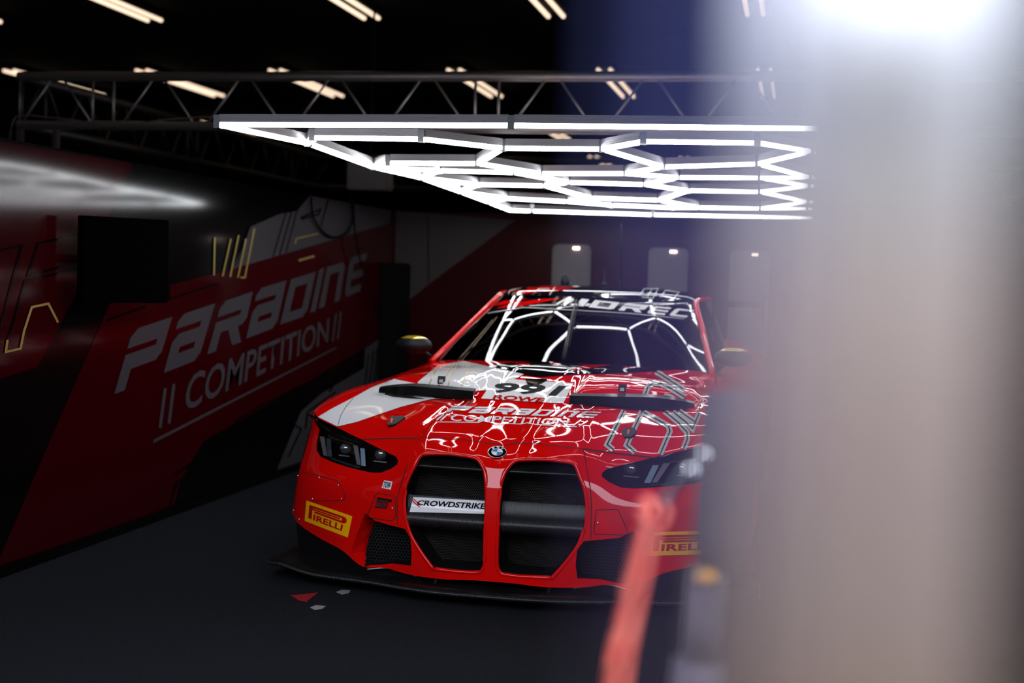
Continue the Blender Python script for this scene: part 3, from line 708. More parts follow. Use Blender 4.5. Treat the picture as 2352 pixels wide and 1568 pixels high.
    for cx, cy, r in ((1135,740,108),(1725,835,108)):
        c = LP(z5((cx,cy)), .028)[0]; rr = r/7.35*5.7/FPX
        bm = NB(); bmesh.ops.create_uvsphere(bm, u_segments=20, v_segments=12, radius=rr)
        for v in bm.verts: v.co = Vector((v.co.x, v.co.y*.55, v.co.z*.82))+c
        pr = obj('lamp_projector', bm, LENSB, hl, True, 'round glass projector')
        bm = NB(); tube(bm, [c+Vector((math.cos(a)*rr*1.08, .006, math.sin(a)*rr*.95)) for a in [2*math.pi*k/24 for k in range(24)]], .003, 6, closed=True); obj('projector_ring', bm, BLACKP, pr, True)
        bm = NB(); bar(bm, c+Vector((-rr*1.3,.012,-rr*1.15)), c+Vector((rr*1.3,.012,-rr*1.25)), .01, .004); obj('projector_shelf', fixn(bm), LGREY, pr)
    for cx, cy in ((862,655),(870,718),(872,778)):
        c = LP(z5((cx,cy)), .014)[0]; bm = NB(); bmesh.ops.create_uvsphere(bm, u_segments=8, v_segments=6, radius=.005)
        for v in bm.verts: v.co += c
        obj('lamp_diode', bm, LENSB, hl, True)
    # black air-curtain side below the bumper
    rb = [Vector((p.x*s*-1, p.y+.02, p.z)) for p in [Vector((-q.x if q.x < 0 else q.x, q.y, q.z)) for q in P[0]][:len(P[0])//2-3*NC]]
    bm = NB(); A = [bm.verts.new(Vector((-p.x*-1, p.y+.012, p.z+.02))) for p in rb]; B = [bm.verts.new(Vector((p.x*.985, p.y+.035, .062))) for p in rb]
    for i in range(len(A)-1): bm.faces.new((A[i], A[i+1], B[i+1], B[i]))
    obj('lower_valance', fixn(bm), BLACKP, CARX, True)
# dark chassis core behind openings
bm = NB(); box(bm, N_(0,1.0,.42), (1.3,1.55,.46)); 
for v in bm.verts:
    if v.co.y < NOSE+.5: v.co.y += .08; v.co.x *= .9; v.co.z = min(v.co.z, .56)
obj('chassis', bm, MATTE, CARX)
bm = NB(); box(bm, N_(0,2.5,.09), (1.75,4.3,.05)); obj('underfloor', bm, MATTE, CARX)
# ---- splitter
SP = [(0,-.012),(.223,-.004),(.38,.03),(.533,.085),(.70,.12),(.869,.165),(.97,.215),(1.045,.27),(1.06,.33),(1.05,.55)]
sp = [(-x, y) for x, y in SP[::-1]]+[(x, y) for x, y in SP[1:]]
sps = [Vector((p.x, p.y, 0)) for p in spline([Vector((x, y, 0)) for x, y in sp], 4)]
def sz(x): return .068+.020*sm((abs(x)-.78)/.22)-.012*sm((abs(x)-.97)/.08)
bm = NB(); A = [[], [], [], []]
for p in sps:
    inner = max(p.y+.02, .62); z = sz(p.x)
    A[0].append(bm.verts.new(N_(p.x, p.y, z-.012))); A[1].append(bm.verts.new(N_(p.x, p.y, z+.008)))
    A[2].append(bm.verts.new(N_(p.x*.985, p.y+.012, z+.013))); A[3].append(bm.verts.new(N_(p.x*.95, .66, .085)))
E_ = [bm.verts.new(N_(p.x*.95, .66, .07)) for p in sps]; A.append(E_)
for k in range(5):
    a, b = A[k], A[(k+1) % 5]
    for i in range(len(a)-1): bm.faces.new((a[i], a[i+1], b[i+1], b[i]))
bm.faces.new([r[0] for r in A][::-1]); bm.faces.new([r[-1] for r in A])
spl = obj('splitter', fixn(bm), CARBONF, CARX, False, 'black carbon splitter blade'); autosmooth(spl, 25)
bm = NB(); tube(bm, [N_(p.x, p.y-.002, sz(p.x)-.008) for p in sps], .009, 8); obj('splitter_edge', bm, CARBON, spl, True, 'ribbed rounded leading edge')
for s in (1,-1):
    bm = NB(); bar(bm, N_(.235*s,.03,.085), N_(.235*s,.06,.105), .012, .012); obj('splitter_stay', fixn(bm), BLACKP, spl)
    bm = NB(); tube(bm, spline([N_(x*s, y, z) for x, y, z in [(.33,.085,.10),(.40,.10,.118),(.47,.10,.122),(.545,.095,.112)]], 5), .003, 5); obj('intake_lip', bm, LGREY, spl, True, 'thin pale metal lip')
# ---- side panels, rear body
c10 = [r[NCOL-1].copy() for r in P[3*NR:]]
top = [(p.y-NOSE, p.x, p.z) for p in c10]+[(2.5,.95,.77),(3.2,.98,.78),(3.9,1.02,.79),(4.4,1.0,.79),(4.72,.96,.78)]
def topat(y):
    for a, b in zip(top, top[1:]):
        if a[0] <= y <= b[0]: t = (y-a[0])/(b[0]-a[0]+1e-9); return a[1]+(b[1]-a[1])*t, a[2]+(b[2]-a[2])*t
    return top[-1][1:] if y > top[-1][0] else top[0][1:]
WY = (.99, 3.91)
for s in (1,-1):
    rows = []
    ys = [top[0][0]+(4.72-top[0][0])*k/80 for k in range(81)]
    for k in range(13):
        r = []
        for y in ys:
            x, z = topat(y); t = k/12; zz = z+(.105-z)*t; bul = .035*math.sin(math.pi*min(1, t*1.4))*sm((y-.8)/.6)-.02*sm(t*3)*(1-sm((y-.6)/.4))
            wst = -.05*math.sin(math.pi*min(1, max(0, (y-1.4)/2.1)))*sm(t*2)
            r.append(N_((x+bul+wst)*s, y, zz))
        rows.append(r)
    if s == -1: rows = [r[::-1] for r in rows]
    sd = obj('side_panel', grid_shell(rows[::-1], .008), RED, CARX)
    cs = []
    for wy in WY:
        bm = NB(); tube(bm, [N_(.7*s, wy, .335), N_(1.3*s, wy, .335)], .375, 40); cs.append(obj('cut', fixn(bm), RED))
    boolean(sd, cs); kill(cs); autosmooth(sd, 30)
    bm = NB(); box(bm, N_(.93*s, 2.45, .085), (.20, 2.2, .03)); obj('side_skirt', bm, CARBONF, CARX)
    for wy in WY:
        bm = NB(); prof = [(.215,-.14),(.30,-.152),(.335,-.14),(.345,-.10),(.345,.10),(.335,.14),(.30,.152),(.215,.14)]
        n = 40; R_ = [[bm.verts.new(N_((.87+w)*s, wy+r*math.cos(a), .347+r*math.sin(a))) for r, w in prof] for a in [2*math.pi*k/n for k in range(n)]]
        for i in range(n):
            for k in range(len(prof)): bm.faces.new((R_[i][k], R_[(i+1) % n][k], R_[(i+1) % n][(k+1) % len(prof)], R_[i][(k+1) % len(prof)]))
        wh = obj('wheel', fixn(bm), RUBBER, CARX, True)
        bm = NB(); tube(bm, [N_((.87+.09)*s, wy+.21*math.cos(a), .347+.21*math.sin(a)) for a in [2*math.pi*k/32 for k in range(32)]], .018, 8, closed=True)
        tube(bm, [N_(.86*s, wy, .347), N_(.97*s, wy, .347)], .04, 16)
        for k in range(10):
            a = 2*math.pi*k/10; bar(bm, N_(.955*s, wy+.03*math.cos(a), .347+.03*math.sin(a)), N_(.965*s, wy+.205*math.cos(a), .347+.205*math.sin(a)), .018, .024, Vector((1,0,0)))
        bm.normal_update(); obj('wheel_rim', bm, RIM, wh, False, 'dark spoked rim')
        bm = NB(); tube(bm, [N_(.82*s, wy, .347), N_(.85*s, wy, .347)], .17, 24); obj('brake_disc', bm, RIM, wh)
def surf(name, rows, m, nr=4, nc=4, th=.006, mirror=True, lab=None, flip=False):
    """rows of (x,y,z) from the centre outwards"""
    Gx = [[N_(-x, y, z) for x, y, z in r[:0:-1]]+[N_(x, y, z) for x, y, z in r] for r in rows] if mirror else [[N_(*p) for p in r] for r in rows]
    if flip: Gx = [r[::-1] for r in Gx]
    Q = resample_grid(Gx, nr, nc); o = obj(name, grid_shell(Q, th), m, CARX, False, lab); autosmooth(o, 40)
    n = len(Q[0]); b = BVHTree.FromPolygons([p for r in Q for p in r], [(i*n+j, i*n+j+1, (i+1)*n+j+1, (i+1)*n+j) for i in range(len(Q)-1) for j in range(n-1)])
    return o, b
ws, BWS = surf('windscreen', [
 [(0,1.58,.915),(.25,1.60,.912),(.45,1.66,.906),(.6,1.73,.899),(.735,1.82,.888)],
 [(0,1.80,1.03),(.25,1.82,1.03),(.43,1.87,1.02),(.57,1.95,1.01),(.695,2.05,.99)],
 [(0,2.05,1.145),(.24,2.07,1.145),(.41,2.13,1.14),(.545,2.22,1.125),(.64,2.33,1.105)],
 [(0,2.33,1.25),(.23,2.36,1.249),(.39,2.43,1.245),(.51,2.53,1.24),(.578,2.64,1.228)]], WSG, 5, 5, .004, lab='dark glossy windscreen')
rf, BRF = surf('roof', [
 [(0,2.33,1.252),(.23,2.36,1.251),(.39,2.43,1.247),(.51,2.53,1.242),(.585,2.64,1.230)],
 [(0,2.6,1.292),(.25,2.6,1.288),(.42,2.65,1.280),(.53,2.72,1.270),(.60,2.82,1.248)],
 [(0,3.0,1.316),(.25,3.0,1.312),(.42,3.0,1.302),(.54,3.02,1.282),(.615,3.05,1.25)],
 [(0,3.4,1.308),(.25,3.4,1.304),(.42,3.4,1.294),(.54,3.4,1.275),(.615,3.4,1.24)],
 [(0,3.8,1.268),(.25,3.8,1.262),(.42,3.8,1.25),(.52,3.8,1.23),(.595,3.8,1.19)]], BLACKV, 5, 5, .012, lab='black roof panel with red left side')
surf('rear_window', [
 [(0,3.81,1.266),(.25,3.81,1.26),(.42,3.81,1.248),(.52,3.81,1.228),(.59,3.81,1.19)],
 [(0,4.15,1.13),(.25,4.15,1.125),(.42,4.14,1.12),(.53,4.12,1.10),(.60,4.1,1.07)],
 [(0,4.42,.985),(.25,4.42,.98),(.42,4.41,.975),(.54,4.39,.965),(.625,4.36,.955)]], SIDEG, 4, 4, .005)
surf('boot_lid', [
 [(0,4.43,.98),(.3,4.42,.975),(.55,4.40,.965),(.80,4.40,.93),(.97,4.40,.80)],
 [(0,4.60,.985),(.3,4.59,.98),(.55,4.57,.965),(.80,4.55,.92),(.965,4.55,.79)],
 [(0,4.76,.99),(.3,4.75,.985),(.55,4.74,.97),(.80,4.72,.91),(.955,4.70,.78)]], RED, 4, 4, .01)
surf('rear_bumper', [
 [(0,4.80,.20),(.3,4.80,.20),(.6,4.78,.20),(.85,4.75,.2),(.97,4.70,.2)],
 [(0,4.84,.5),(.3,4.84,.5),(.6,4.82,.5),(.85,4.79,.5),(.985,4.72,.5)],
 [(0,4.78,.98),(.3,4.77,.98),(.55,4.76,.965),(.80,4.74,.905),(.955,4.71,.775)]], RED, 4, 4, .01, flip=True)
for s in (1,-1):
    rows = [[(.735,1.82,.888),(.66,2.25,1.08),(.585,2.65,1.225),(.603,2.82,1.245),(.618,3.05,1.247),(.618,3.4,1.237),(.598,3.8,1.187),(.605,4.1,1.065),(.63,4.36,.952)],
            [(.745,1.87,.886),(.705,2.28,1.02),(.675,2.66,1.09),(.68,2.84,1.09),(.69,3.06,1.09),(.685,3.4,1.09),(.66,3.8,1.07),(.64,4.1,1.01),(.635,4.37,.95)],
            [(.745,1.92,.883),(.75,2.3,.89),(.755,2.66,.90),(.755,2.86,.905),(.75,3.08,.915),(.74,3.4,.925),(.71,3.8,.94),(.67,4.12,.95),(.64,4.38,.948)]]
    o, _b = surf('side_window', [[(x*s, y, z) for x, y, z in r] for r in rows], SIDEG, 4, 4, .005, mirror=False, flip=(s == 1))
    rows = [[(.742,1.80,.886),(.75,2.3,.889),(.757,2.7,.90),(.75,3.1,.915),(.74,3.4,.925),(.69,3.9,.945),(.63,4.40,.955)],
            [(.87,1.84,.830),(.88,2.3,.845),(.89,2.7,.855),(.90,3.1,.865),(.91,3.4,.88),(.93,3.9,.905),(.88,4.40,.88)],
            [(.942,1.86,.768),(.946,2.3,.769),(.953,2.7,.772),(.97,3.1,.778),(.985,3.4,.782),(1.02,3.9,.79),(1.0,4.40,.79)]]
    surf('door_shoulder', [[(x*s, y, z) for x, y, z in r] for r in rows], RED, 4, 4, .008, mirror=False, flip=(s == 1))
    bm = NB(); pl = spline([N_(x*s, y, z) for x, y, z in [(.752,1.79,.885),(.70,2.06,.992),(.648,2.34,1.105),(.59,2.64,1.226),(.603,2.82,1.25),(.62,3.05,1.252),(.62,3.4,1.243),(.60,3.8,1.19),(.608,4.1,1.068),(.635,4.38,.952)]], 6)
    tube(bm, pl, .017, 10); obj('roof_pillar', bm, RED, CARX, True, 'red curved roof pillar')
    # mirror
    mc = N_(-.855*s, 1.80, .968)
    bm = NB(); bmesh.ops.create_uvsphere(bm, u_segments=20, v_segments=12, radius=.5)
    for v in bm.verts: v.co = Vector((v.co.x*.20, v.co.y*.14, v.co.z*.10))+mc
    mr = obj('door_mirror', bm, BLACKP, CARX, True, 'black door mirror')
    bm = NB(); bmesh.ops.create_uvsphere(bm, u_segments=20, v_segments=12, radius=.5)
    bmesh.ops.bisect_plane(bm, geom=bm.verts[:]+bm.edges[:]+bm.faces[:], plane_co=(0,0,.34), plane_no=(0,0,1), clear_inner=True)
    for v in bm.verts: v.co = Vector((v.co.x*.205, v.co.y*.145, v.co.z*.106))+mc
    obj('mirror_cap', bm, mat('yellow_gold_cap', (.75,.50,.03), .18, metal=.5, coat=1), mr, True, 'yellow gold top')
    bm = NB(); tube(bm, [mc+Vector((.03*s,0,-.02)), N_(-.76*s, 1.90, .885)], .011, 8); obj('mirror_arm', bm, BLACKP, mr, True)
# rear wing
bm = NB(); prof = [(4.55,1.185),(4.62,1.205),(4.75,1.205),(4.85,1.225),(4.86,1.232),(4.75,1.222),(4.62,1.220),(4.55,1.20)]
prism(bm, [N_(-.92, y, z) for y, z in prof], (1.84,0,0)); wing = obj('rear_wing', fixn(bm), CARBONF, CARX, False, 'black carbon rear wing')
for s in (1,-1):
    bm = NB(); box(bm, N_(.925*s, 4.7, 1.16), (.01,.34,.17)); obj('wing_end_plate', bm, CARBONF, wing)
    bm = NB(); bar(bm, N_(.35*s,4.62,.975), N_(.35*s,4.68,1.20), .012, .08); obj('wing_support', fixn(bm), CARBONF, wing)
# cockpit
bm = NB(); box(bm, N_(0,2.0,.80), (1.3,.42,.13)); obj('dashboard', bm, MATTE, CARX)
bm = NB(); box(bm, N_(.36,2.95,.55), (.45,.5,.14)); box(bm, N_(.36,3.2,.85), (.42,.12,.55)); bmesh.ops.bevel(bm, geom=bm.edges[:], offset=.04, segments=3, affect='EDGES'); obj('racing_seat', bm, BLACKP, CARX, True)
bm = NB()
for s in (1,-1):
    tube(bm, [N_(.62*s,2.15,.8), N_(.54*s,2.7,1.18), N_(.56*s,3.3,1.19), N_(.6*s,3.35,.5)], .018, 8)
tube(bm, [N_(-.54,2.7,1.18), N_(.54,2.7,1.18)], .018, 8); tube(bm, [N_(-.56,3.3,1.19), N_(.56,3.3,1.19)], .018, 8); tube(bm, [N_(-.56,3.3,1.19), N_(.5,3.35,.6)], .018, 8)
obj('roll_cage', bm, mat('grey_cage_tube', (.08,.08,.085), .5), CARX, True)
bm = NB(); tube(bm, [N_(.36+.13*math.cos(a), 2.42+.03*math.sin(a), .90+.10*math.sin(a)) for a in [2*math.pi*k/20 for k in range(20)]], .014, 8, closed=True); obj('steering_wheel', bm, BLACKP, CARX, True)
bm = NB(); box(bm, N_(0,3.6,.6), (1.3,.03,.7)); obj('rear_bulkhead', bm, MATTE, CARX)
# wiper
wp = [hit(x, y, BWS)[0] for x, y in [(1297,826),(1302,800),(1309,765),(1316,730),(1325,696)]]
wp = [p for p in wp if p]
bm = NB(); tube(bm, [p+Vector((0,-.02,.02)) for p in wp], [.013,.010,.008,.006,.004][:len(wp)], 8); wpr = obj('wiper', bm, BLACKP, CARX, True)
bm = NB(); tube(bm, [p+Vector((.012,-.012,.012)) for p in wp[1:]], .004, 6); obj('wiper_blade', bm, RUBBER, wpr, True)
bm = NB(); bmesh.ops.create_uvsphere(bm, u_segments=12, v_segments=8, radius=.010)
for v in bm.verts: v.co += wp[0]+Vector((0,-.022,.012))
obj('wiper_pivot', bm, BLACKP, wpr, True)
# aerials
h = hit(1388, 660, BRF)[0] or N_(0,3.0,1.316)
b0 = N_(0,3.0,1.314)
bm = NB(); tube(bm, [b0, b0+Vector((0,0,.018)), b0+Vector((0,.004,.03)), b0+Vector((0,.01,.105))], [.022,.012,.003,.0015], 8); obj('roof_antenna', bm, BLACKP, CARX, True, 'thin whip aerial')
b1 = N_(.09,3.05,1.312)
bm = NB(); tube(bm, [b1, b1+Vector((0,0,.04))], .004, 6); obj('roof_antenna', bm, BLACKP, CARX, True, 'short stub aerial')
b2 = aY(1298, 652, NOSE+3.55)
bm = NB(); tube(bm, [Vector((b2.x, b2.y, 1.29)), Vector((b2.x, b2.y, 1.34)), Vector((b2.x, b2.y, 1.37)), Vector((b2.x, b2.y, 1.385))], [.03,.028,.02,.006], 14); obj('roof_scoop', bm, BLACKP, CARX, True, 'small dark rounded dome')
# ---- bonnet outlets with carbon blades
OUTL = [(882,908),(888,899),(912,893),(955,893),(975,891),(1010,890),(1088,898),(1084,908),(1066,917),(1000,917),(960,918),(905,913)]
for s in (1,-1):
    pts = []
    for x, y in OUTL:
        p = hit(x, y)[0]; pts.append(p if s == 1 else Vector((-p.x, p.y, p.z)))
    cpt = sum(pts, Vector((0,0,0)))/len(pts)
    v = empty('bonnet_vent', cpt); v.parent = CARX; v.location = cpt-CARX.location
    bm = NB(); prism(bm, [p+Vector((0,.0,.003)) for p in pts], (0,0,-.004)); obj('vent_opening', fixn(bm), MATTE, v)
    # arched blade bridging the outlet
    a0 = Vector((-.735*s, NOSE+.80, .800)); a1 = Vector((-.215*s, NOSE+.52, .815))
    bm = NB(); rows = []
    for k in range(17):
        t = k/16; c = a0.lerp(a1, t); h = .025*min(1, t/.35)**.7*(1-.25*t)
        w = .018+.060*math.sin(math.pi*min(.8, t))
        rows.append([bm.verts.new(c+Vector((0,-w*.15,-.010))), bm.verts.new(c+Vector((0,w*.1,h+.008))), bm.verts.new(c+Vector((0,w,h+.016))), bm.verts.new(c+Vector((0,w,h+.008))), bm.verts.new(c+Vector((0,w*.15,h*.5)))])
    for a, b in zip(rows, rows[1:]):
        for k in range(5): bm.faces.new((a[k], a[(k+1) % 5], b[(k+1) % 5], b[k]))
    bm.faces.new(rows[0]); bm.faces.new(rows[-1][::-1])
    vb = obj('vent_blade', fixn(bm), CARBONF, v, False, 'black carbon blade'); autosmooth(vb, 35)
    p = hit(1012, 888)[0]; p = Vector((p.x*-1 if s == -1 else p.x, p.y, p.z))
    bm = NB(); box(bm, p+Vector((0,.012,.03)), (.036,.006,.038), Matrix.Rotation(-.3, 3, 'X')); bmesh.ops.bevel(bm, geom=bm.edges[:], offset=.002, segments=2, affect='EDGES'); vt = obj('vent_tab', bm, BLACKP, v)
    bm = NB(); box(bm, p+Vector((0,.006,.026)), (.018,.002,.014), Matrix.Rotation(-.3, 3, 'X')); obj('tab_label', bm, GREYV, vt)
# ---- bonnet pins
for s, arrow in ((1, None), (-1, None)):
    p, n = hit(908, 972) ; p = Vector((p.x*s, p.y, p.z)); 
    c2 = hit(1443, 998)[0] if s == -1 else p; p = c2
    bm = NB(); pr = [(-.026,-.005),(-.030,.018),(-.018,.036),(.0,.040),(.020,.036),(.032,.018),(.026,-.012),(.012,-.030),(-.012,-.030)]
    if s == 1: pr = [(-.036,.030),(-.024,.044),(-.012,.036),(.018,.046),(.034,.034),(.022,.004),(.004,-.022),(-.022,-.028),(-.034,-.010),(-.026,.010)]
    q = [p+Vector((a, b*1.1+.0, b*.50+.002)) for a, b in pr]
    prism(bm, [w+Vector((0,-.003,.007)) for w in q], (0,.006,-.011)); fixn(bm); bmesh.ops.bevel(bm, geom=[e for e in bm.edges], offset=.002, segments=2, affect='EDGES')
    hp = obj('bonnet_pin', bm, BLACKP, CARX, False, 'black bonnet release with arrow'); autosmooth(hp, 50)
    bm = NB(); ar = [(-.003,-.012),(.003,-.012),(.003,.008),(.008,.008),(0,.022),(-.008,.008),(-.003,.008)]
    ox = -.016 if s == 1 else 0
    prism(bm, [p+Vector((a+ox-(.25*b if s == 1 else 0), b*1.1-.0035, b*.50+.0105)) for a, b in ar], (0,.001,-.001)); obj('release_arrow', fixn(bm), ORANGE, hp, label='orange arrow')

# ---- livery laid on the panels
def D(name, polys, m, lab=None, off=.0016, g=8, b=None): return drape(name, poly_bm(polys), b or [BODY], m, CARX, off, g, lab)
def z1(*p): return [(600+x/3.92, 620+y/3.92) for x, y in p]
def z4(*p): return [(1280+x/5.6, 820+y/5.6) for x, y in p]
D('white_stripe', [[(731,958),(763,939),(817,911),(855,890),(906,871),(960,882),(1100,897),(1060,912),(988,918),(919,936),(819,970),(776,980)],
   [(962,884),(960,878),(1008,839),(1067,830),(1120,842),(1205,860),(1180,872),(1317,881),(1294,927),(1245,925),(1105,916),(1118,897),(1090,898)]], WHITE, 'white stripe and number panel', .003, 5)
D('gold_pinstripe', stroke([(1010,841),(996,862),(985,889)], 1.6)+stroke([(1043,838),(1026,862),(1016,889)], 1.2)+stroke([(1049,838),(1038,862),(1029,889)], 1.6)+stroke([(1080,842),(1068,868),(1059,893)], 1.6), GOLDV, None, .0045)
D('black_wedge', [[(1205,871),(1264,872),(1234,887),(1213,887)]], BLACKV, None, .0048)
D('cowl_panel', [[(1125,841),(1180,833),(1300,829),(1520,836),(1562,848),(1500,853),(1430,857),(1320,860),(1240,866),(1205,861)]], BLACKV, 'black cowl in front of the windscreen', .0042)
D('red_slash', [[(1308,854),(1345,840),(1405,840),(1362,847)]], RED, None, .006)
def T(name, s, q, m, off=.003, bold=.02, b=None, par=None, lab=None, g=8):
    return drape(name, quadmap(text_bm(s, bold), q), b or [BODY], m, par or CARX, off, g, lab)
T('race_number', '991', [(1124,902),(1276,911),(1302,888),(1142,880)], INK, .0048, .03, lab='black number 991', g=5)
T('sponsor_lettering', 'ROWE', [(1131,918),(1246,926),(1256,916),(1137,908)], STRED, .0048, .03, g=5)
WS_ = [('P',0,.135),('a',.155,.285),('R',.305,.425),('a',.445,.56),('D',.58,.69),('I',.71,.735),('n',.755,.86),('E',.88,1)]
drape('team_lettering', word([(1022,947),(1362,961),(1382,947),(1042,932)], WS_), [BODY], WHITE, CARX, .003, 8, 'white slanted team lettering')
T('team_lettering', 'COMPETITION', [(1032,967),(1303,979),(1309,963.5),(1039,952.5)], WHITE, .003, .012, lab='white plain lettering')
D('team_lettering', stroke([(1003,966),(1020,952)], 3)+stroke([(1012,967),(1029,952)], 3)+stroke([(1316,979),(1335,965)], 3)+stroke([(1330,980),(1350,967)], 3)+stroke([(1005,970),(1100,971),(1111,967),(1136,973),(1197,975),(1212,972),(1232,976),(1325,981)], 1.8), WHITE, 'white slashes and underline', .003)
BANDS = [z4((860,690),(640,1130),(720,1195)), z4((1110,530),(1165,385),(1230,340),(1330,345),(1450,400),(1640,520)), z4((1090,700),(890,1135),(1000,1228)), z4((1110,715),(1260,795),(1430,890),(1448,960),(1320,1255)),
         z4((1380,700),(1560,850),(1670,975),(1672,1060),(1620,1185)), z4((1480,705),(1640,830),(1740,925),(1830,720)), z4((1370,500),(1460,520),(1600,612)), z4((1270,190),(1640,430)), z4((1560,690),(1700,790),(1790,850))]
D('outline_graphic', sum([stroke(b, 13) for b in BANDS], []), GREYV, 'pale grey outline lettering', .0022)
D('outline_graphic', sum([stroke(b, 3) for b in BANDS], []), DGREY, 'dark centre line', .0034)
# seams, fasteners, stickers on the nose
for ln, w_ in (([(833,1009),(880,1007),(962,1006)], 2.2), ([(968,1003),(1040,1007),(1085,1011),(1120,1018),(1157,1021),(1190,1018),(1240,1019),(1340,1031)], 1.4), ([(1340,1031),(1420,1042),(1505,1052)], 3),
   ([(776,981),(783,955),(795,935),(812,915)], 1.3), ([(936,1064),(921,1114),(913,1141),(913,1204)], 1.5), ([(1340,1032),(1348,1080),(1356,1120),(1358,1160),(1357,1238)], 1.6)):
    D('panel_gap_line', stroke(ln, w_), SEAM, None, .0034 if ln[0] == (776,981) else .0022, 4)
D('access_panel_outline', stroke([(678,1100),(682,1090),(692,1086),(707,1086),(740,1094),(774,1103),(785,1117),(794,1138),(790,1149),(716,1149)], 1.4)+stroke([(845,1180),(863,1136),(869,1131),(904,1138),(909,1143),(909,1188),(900,1195),(850,1188),(845,1180)], 1.5)
  +stroke([(1369,1171),(1417,1169),(1421,1173),(1442,1222),(1438,1228),(1366,1226),(1364,1220),(1369,1171)], 1.6), SEAM, None, .0022)
for x, y in [(315,417),(497,435),(662,499),(687,618),(440,617),(278,715),(325,790),(1123,698)]:
    p, n = hit(600+x/3.733, 980+y/3.733)
    if p is None: continue
    bm = NB(); bmesh.ops.create_uvsphere(bm, u_segments=8, v_segments=6, radius=.0038 if x < 1000 else .006)
    for v in bm.verts: v.co += p
    obj('body_screw', bm, CHROME, CARX, True)
p, n = hit(1373, 1201); bm = NB(); bmesh.ops.create_uvsphere(bm, u_segments=10, v_segments=8, radius=.006)
for v in bm.verts: v.co += p
obj('body_screw', bm, CHROME, CARX, True)
D('tow_slot', [[(867,1141),(901,1147),(900,1153),(866,1149)]], MATTE, None, .0022)
fq = [hit(*q)[0] for q in [(868,1143),(893,1147),(888,1168),(862,1165)]]
bm = NB(); mid_ = [(a+b)/2 for a, b in ((fq[0],fq[3]),(fq[1],fq[2]))]; o_ = Vector((0,-.014,0))
r1 = [bm.verts.new(v) for v in (fq[0], fq[1])]; r2 = [bm.verts.new(v+o_) for v in (fq[0].lerp(fq[3],.35), fq[1].lerp(fq[2],.35))]; r3 = [bm.verts.new(v+o_*1.1) for v in (fq[3].lerp(fq[0],.15), fq[2].lerp(fq[1],.15))]; r4 = [bm.verts.new(v+o_*.2) for v in (fq[3], fq[2])]
for a, b in ((r1,r2),(r2,r3),(r3,r4)): bm.faces.new((a[0],a[1],b[1],b[0]))
bmesh.ops.solidify(bm, geom=bm.faces[:], thickness=.003)
obj('tow_strap', fixn(bm), mat('dark_red_webbing', (.16,.005,.008), .7), CARX, True, 'dark red folded tow strap')
def sticker(name, q, fill, lab, off=.002, par=None, b=None):
    bl, br, tr, tl = q; return drape(name, quadmap(poly_bm([[(0,0),(1,0),(1,1),(0,1)]]), q), b or [BODY], fill, par or CARX, off, 8, lab)
def sub_q(q, x0, y0, x1, y1):
    bl, br, tr, tl = q
    f = lambda a, b: lerp(lerp(bl, br, a), lerp(tl, tr, a), b)
    return [f(x0,y0), f(x1,y0), f(x1,y1), f(x0,y1)]
def pirelli(q, lab):
    st = sticker('tyre_sticker', q, YELLOW, lab)
    pl = [[(.08,.20),(.155,.20),(.155,.86),(.10,.86),(.08,.82)], [(.155,.76),(.80,.76),(.80,.86),(.155,.86)], [(.80,.55),(.86,.56),(.90,.62),(.91,.70),(.90,.79),(.86,.85),(.80,.86)], [(.20,.55),(.80,.55),(.80,.64),(.20,.64)], [(.155,.665),(.76,.665),(.76,.735),(.155,.735)]]
    drape('sticker_print', joinbm([quadmap(poly_bm(pl), q), quadmap(text_bm('IRELLI', .035, 1.05), sub_q(q, .19,.19,.85,.48))]), [BODY], STRED, st, .0032, 8, 'red sticker lettering')
pirelli([(700.5,1195.5),(799.5,1234),(810,1185),(704.5,1149)], 'yellow sticker with red lettering, by the open wheel arch')
pirelli([(1484,1276),(1655,1271),(1660,1217),(1490,1222)], 'yellow sticker with red lettering, behind the red strap')
q = [(877,1120.5),(898,1124),(902,1106),(883,1103)]
st = sticker('tow_sticker', q, WHITE, 'white sticker reading TOW')
drape('sticker_print', quadmap(text_bm('TOW', .03, .95), sub_q(q, .08,.1,.92,.9)), [BODY], mat('navy_print', (.01,.02,.05), .5), st, .0034, 0)
# sponsor label on the grille crossbar
bbm = bmesh.new(); bbm.from_mesh(BLADE.data); off_ = BLADE.parent.location+CARX.location
for v in bbm.verts: v.co += off_
BBL = BVHTree.FromBMesh(bbm); bbm.free()
q = [(941,1176),(1112,1180),(1113,1150),(950,1141)]
st = drape('sponsor_sticker', quadmap(poly_bm([[(0,0),(1,0),(1,1),(0,1)]]), q), [BBL], WHITE, BLADE, .002, 6, 'white sponsor sticker', maxd=5.75)
drape('sticker_print', quadmap(text_bm('CROWDSTRIKE', .028), [(956,1160),(1113,1169),(1117,1156),(962,1148)]), [BBL], INK, st, .0034, 6, maxd=5.75)
drape('sticker_swoosh', poly_bm(stroke([(947,1147),(953,1155),(966,1165)], 2.2)+stroke([(950,1145),(957,1152),(967,1158)], 2)), [BBL], STRED, st, .0034, 6, maxd=5.75)
